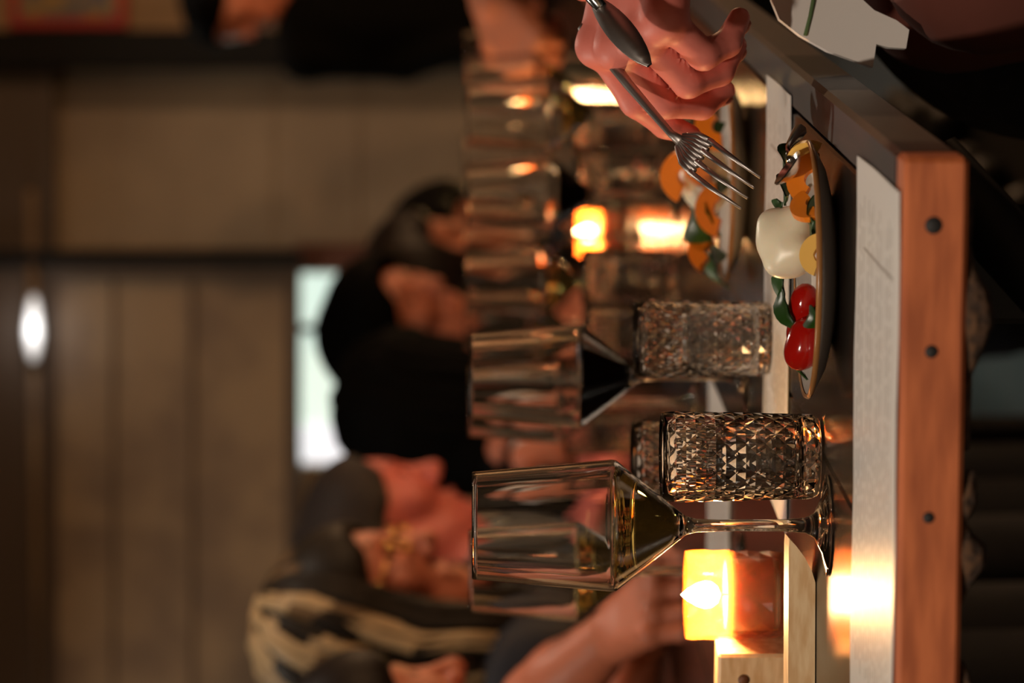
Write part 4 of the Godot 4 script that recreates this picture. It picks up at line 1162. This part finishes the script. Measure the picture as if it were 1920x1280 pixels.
	c.gaze = Vector3(0.85, -0.45, 0.75)
	c.skin = M.skin; c.hair_mat = M.hair_black; c.top = M.cloth_black; c.collar = M.cloth_gray; c.top_name = "shirt"
	var pc := figure("diner with bushy black hair and a pale grey collar, looking down", c)
	part("hair", nets([[shifted(hair_cap(c, 0.030, 0.03, 0.070), pc.position), 0.009]]), M.hair_black, pc)
	# brown haired diner beyond
	var e := seated(on_table(0.84, 6.10), see(826, 858, 8.1), to_right, 0.32)
	e.gaze = Vector3(-0.35, -0.30, 1.0)
	e.skin = M.skin_tan; e.hair_mat = M.hair_black; e.top = M.cloth_black
	var pe := figure("farthest seated diner with dark hair, at the far left end of the table", e)
	part("hair", nets([[shifted(hair_cap(e, 0.030, 0.06), pe.position), 0.010]]), M.hair_black, pe)
	var e2 := seated(on_table(0.90, 5.55), see(775, 815, 7.55), to_right, 0.30)
	e2.gaze = Vector3(1.0, -0.30, -0.8)
	e2.skin = M.skin_tan; e2.hair_mat = M.hair_brown; e2.top = M.cloth_black
	var pe2 := figure("brown haired diner mostly hidden between the two farthest seated diners", e2)
	part("hair", nets([[shifted(hair_cap(e2, 0.022, 0.09), pe2.position), 0.010]]), M.hair_brown, pe2)
	# nearest diner at the left, bare forearm on the table
	var n := seated(on_table(0.92, 2.0), see(-150, 765, 4.15), to_right, 0.32)
	n.gaze = Vector3(1.0, -0.25, -0.35)
	n.wrist_r = see(92, 1150, 4.0); n.elbow_r = see(-40, 1010, 4.1); n.wrist_l = see(60, 1200, 4.15); n.elbow_l = see(-90, 1060, 4.35)
	n.hands = [hand_bones(n.wrist_l, Vector3(1, -0.2, 0.1), Vector3(0, 1, 0.1), 1.0, [0.4, 0.5, 0.5, 0.5], 0.4), hand_bones(n.wrist_r, see(128, 1200, 3.95) - n.wrist_r, Vector3(0.5, 0.4, 0.9), -1.0, [0.55, 0.7, 0.75, 0.8], 0.5, 1.05)]
	n.skin = M.skin; n.hair_mat = M.hair_brown; n.top = M.cloth_beige; n.sleeve = 0.3; n.top_name = "shirt"
	var pn := figure("dark haired diner in a beige top with bare forearms, at the left frame edge", n)
	part("hair", nets([[shifted(hair_cap(n, 0.024, 0.10), pn.position), 0.009]]), M.hair_brown, pn)
	# person standing near the far wall
	var at := Vector3(0.935, 0.0, -10.5)
	var s := {"pelvis": at + Vector3(0, 0.92, 0), "chest": at + Vector3(0.0, 1.22, 0), "neck": at + Vector3(0.0, 1.44, 0.0), "head": at + Vector3(-0.03, 1.585, 0.03), "gaze": Vector3(-0.8, -0.3, 0.5)}
	s.shoulder_l = at + Vector3(0.17, 1.385, 0.02); s.shoulder_r = at + Vector3(-0.17, 1.385, 0.02)
	s.elbow_l = at + Vector3(0.24, 1.13, 0.03); s.elbow_r = at + Vector3(-0.185, 1.12, 0.03); s.wrist_l = at + Vector3(0.18, 0.93, 0.16); s.wrist_r = at + Vector3(-0.14, 0.90, 0.14)
	s.legs = []
	for q in [0.09, -0.09]: s.legs.append([at + Vector3(q, 0.88, 0), at + Vector3(q, 0.48, 0.02), at + Vector3(q, 0.09, 0), at + Vector3(q, 0.05, 0.14)])
	s.hands = [hand_bones(s.wrist_l, Vector3(-0.3, -0.6, 0.5), Vector3(0.7, 0.4, 0.3), 1.0, [0.4, 0.4, 0.4, 0.4]), hand_bones(s.wrist_r, Vector3(0.2, -0.7, 0.4), Vector3(-0.8, 0.3, 0.3), -1.0, [0.4, 0.4, 0.4, 0.4])]
	s.skin = M.skin; s.hair_mat = M.hair_black; s.top = M.cloth_black; s.trousers_mat = M.cloth_black; s.hand_cell = 0.006
	var ps := figure("person in black standing by the dark post at the far wall", s)
	part("hair", nets([[shifted(hair_cap(s, 0.018, 0.04), ps.position), 0.010]]), M.hair_black, ps)
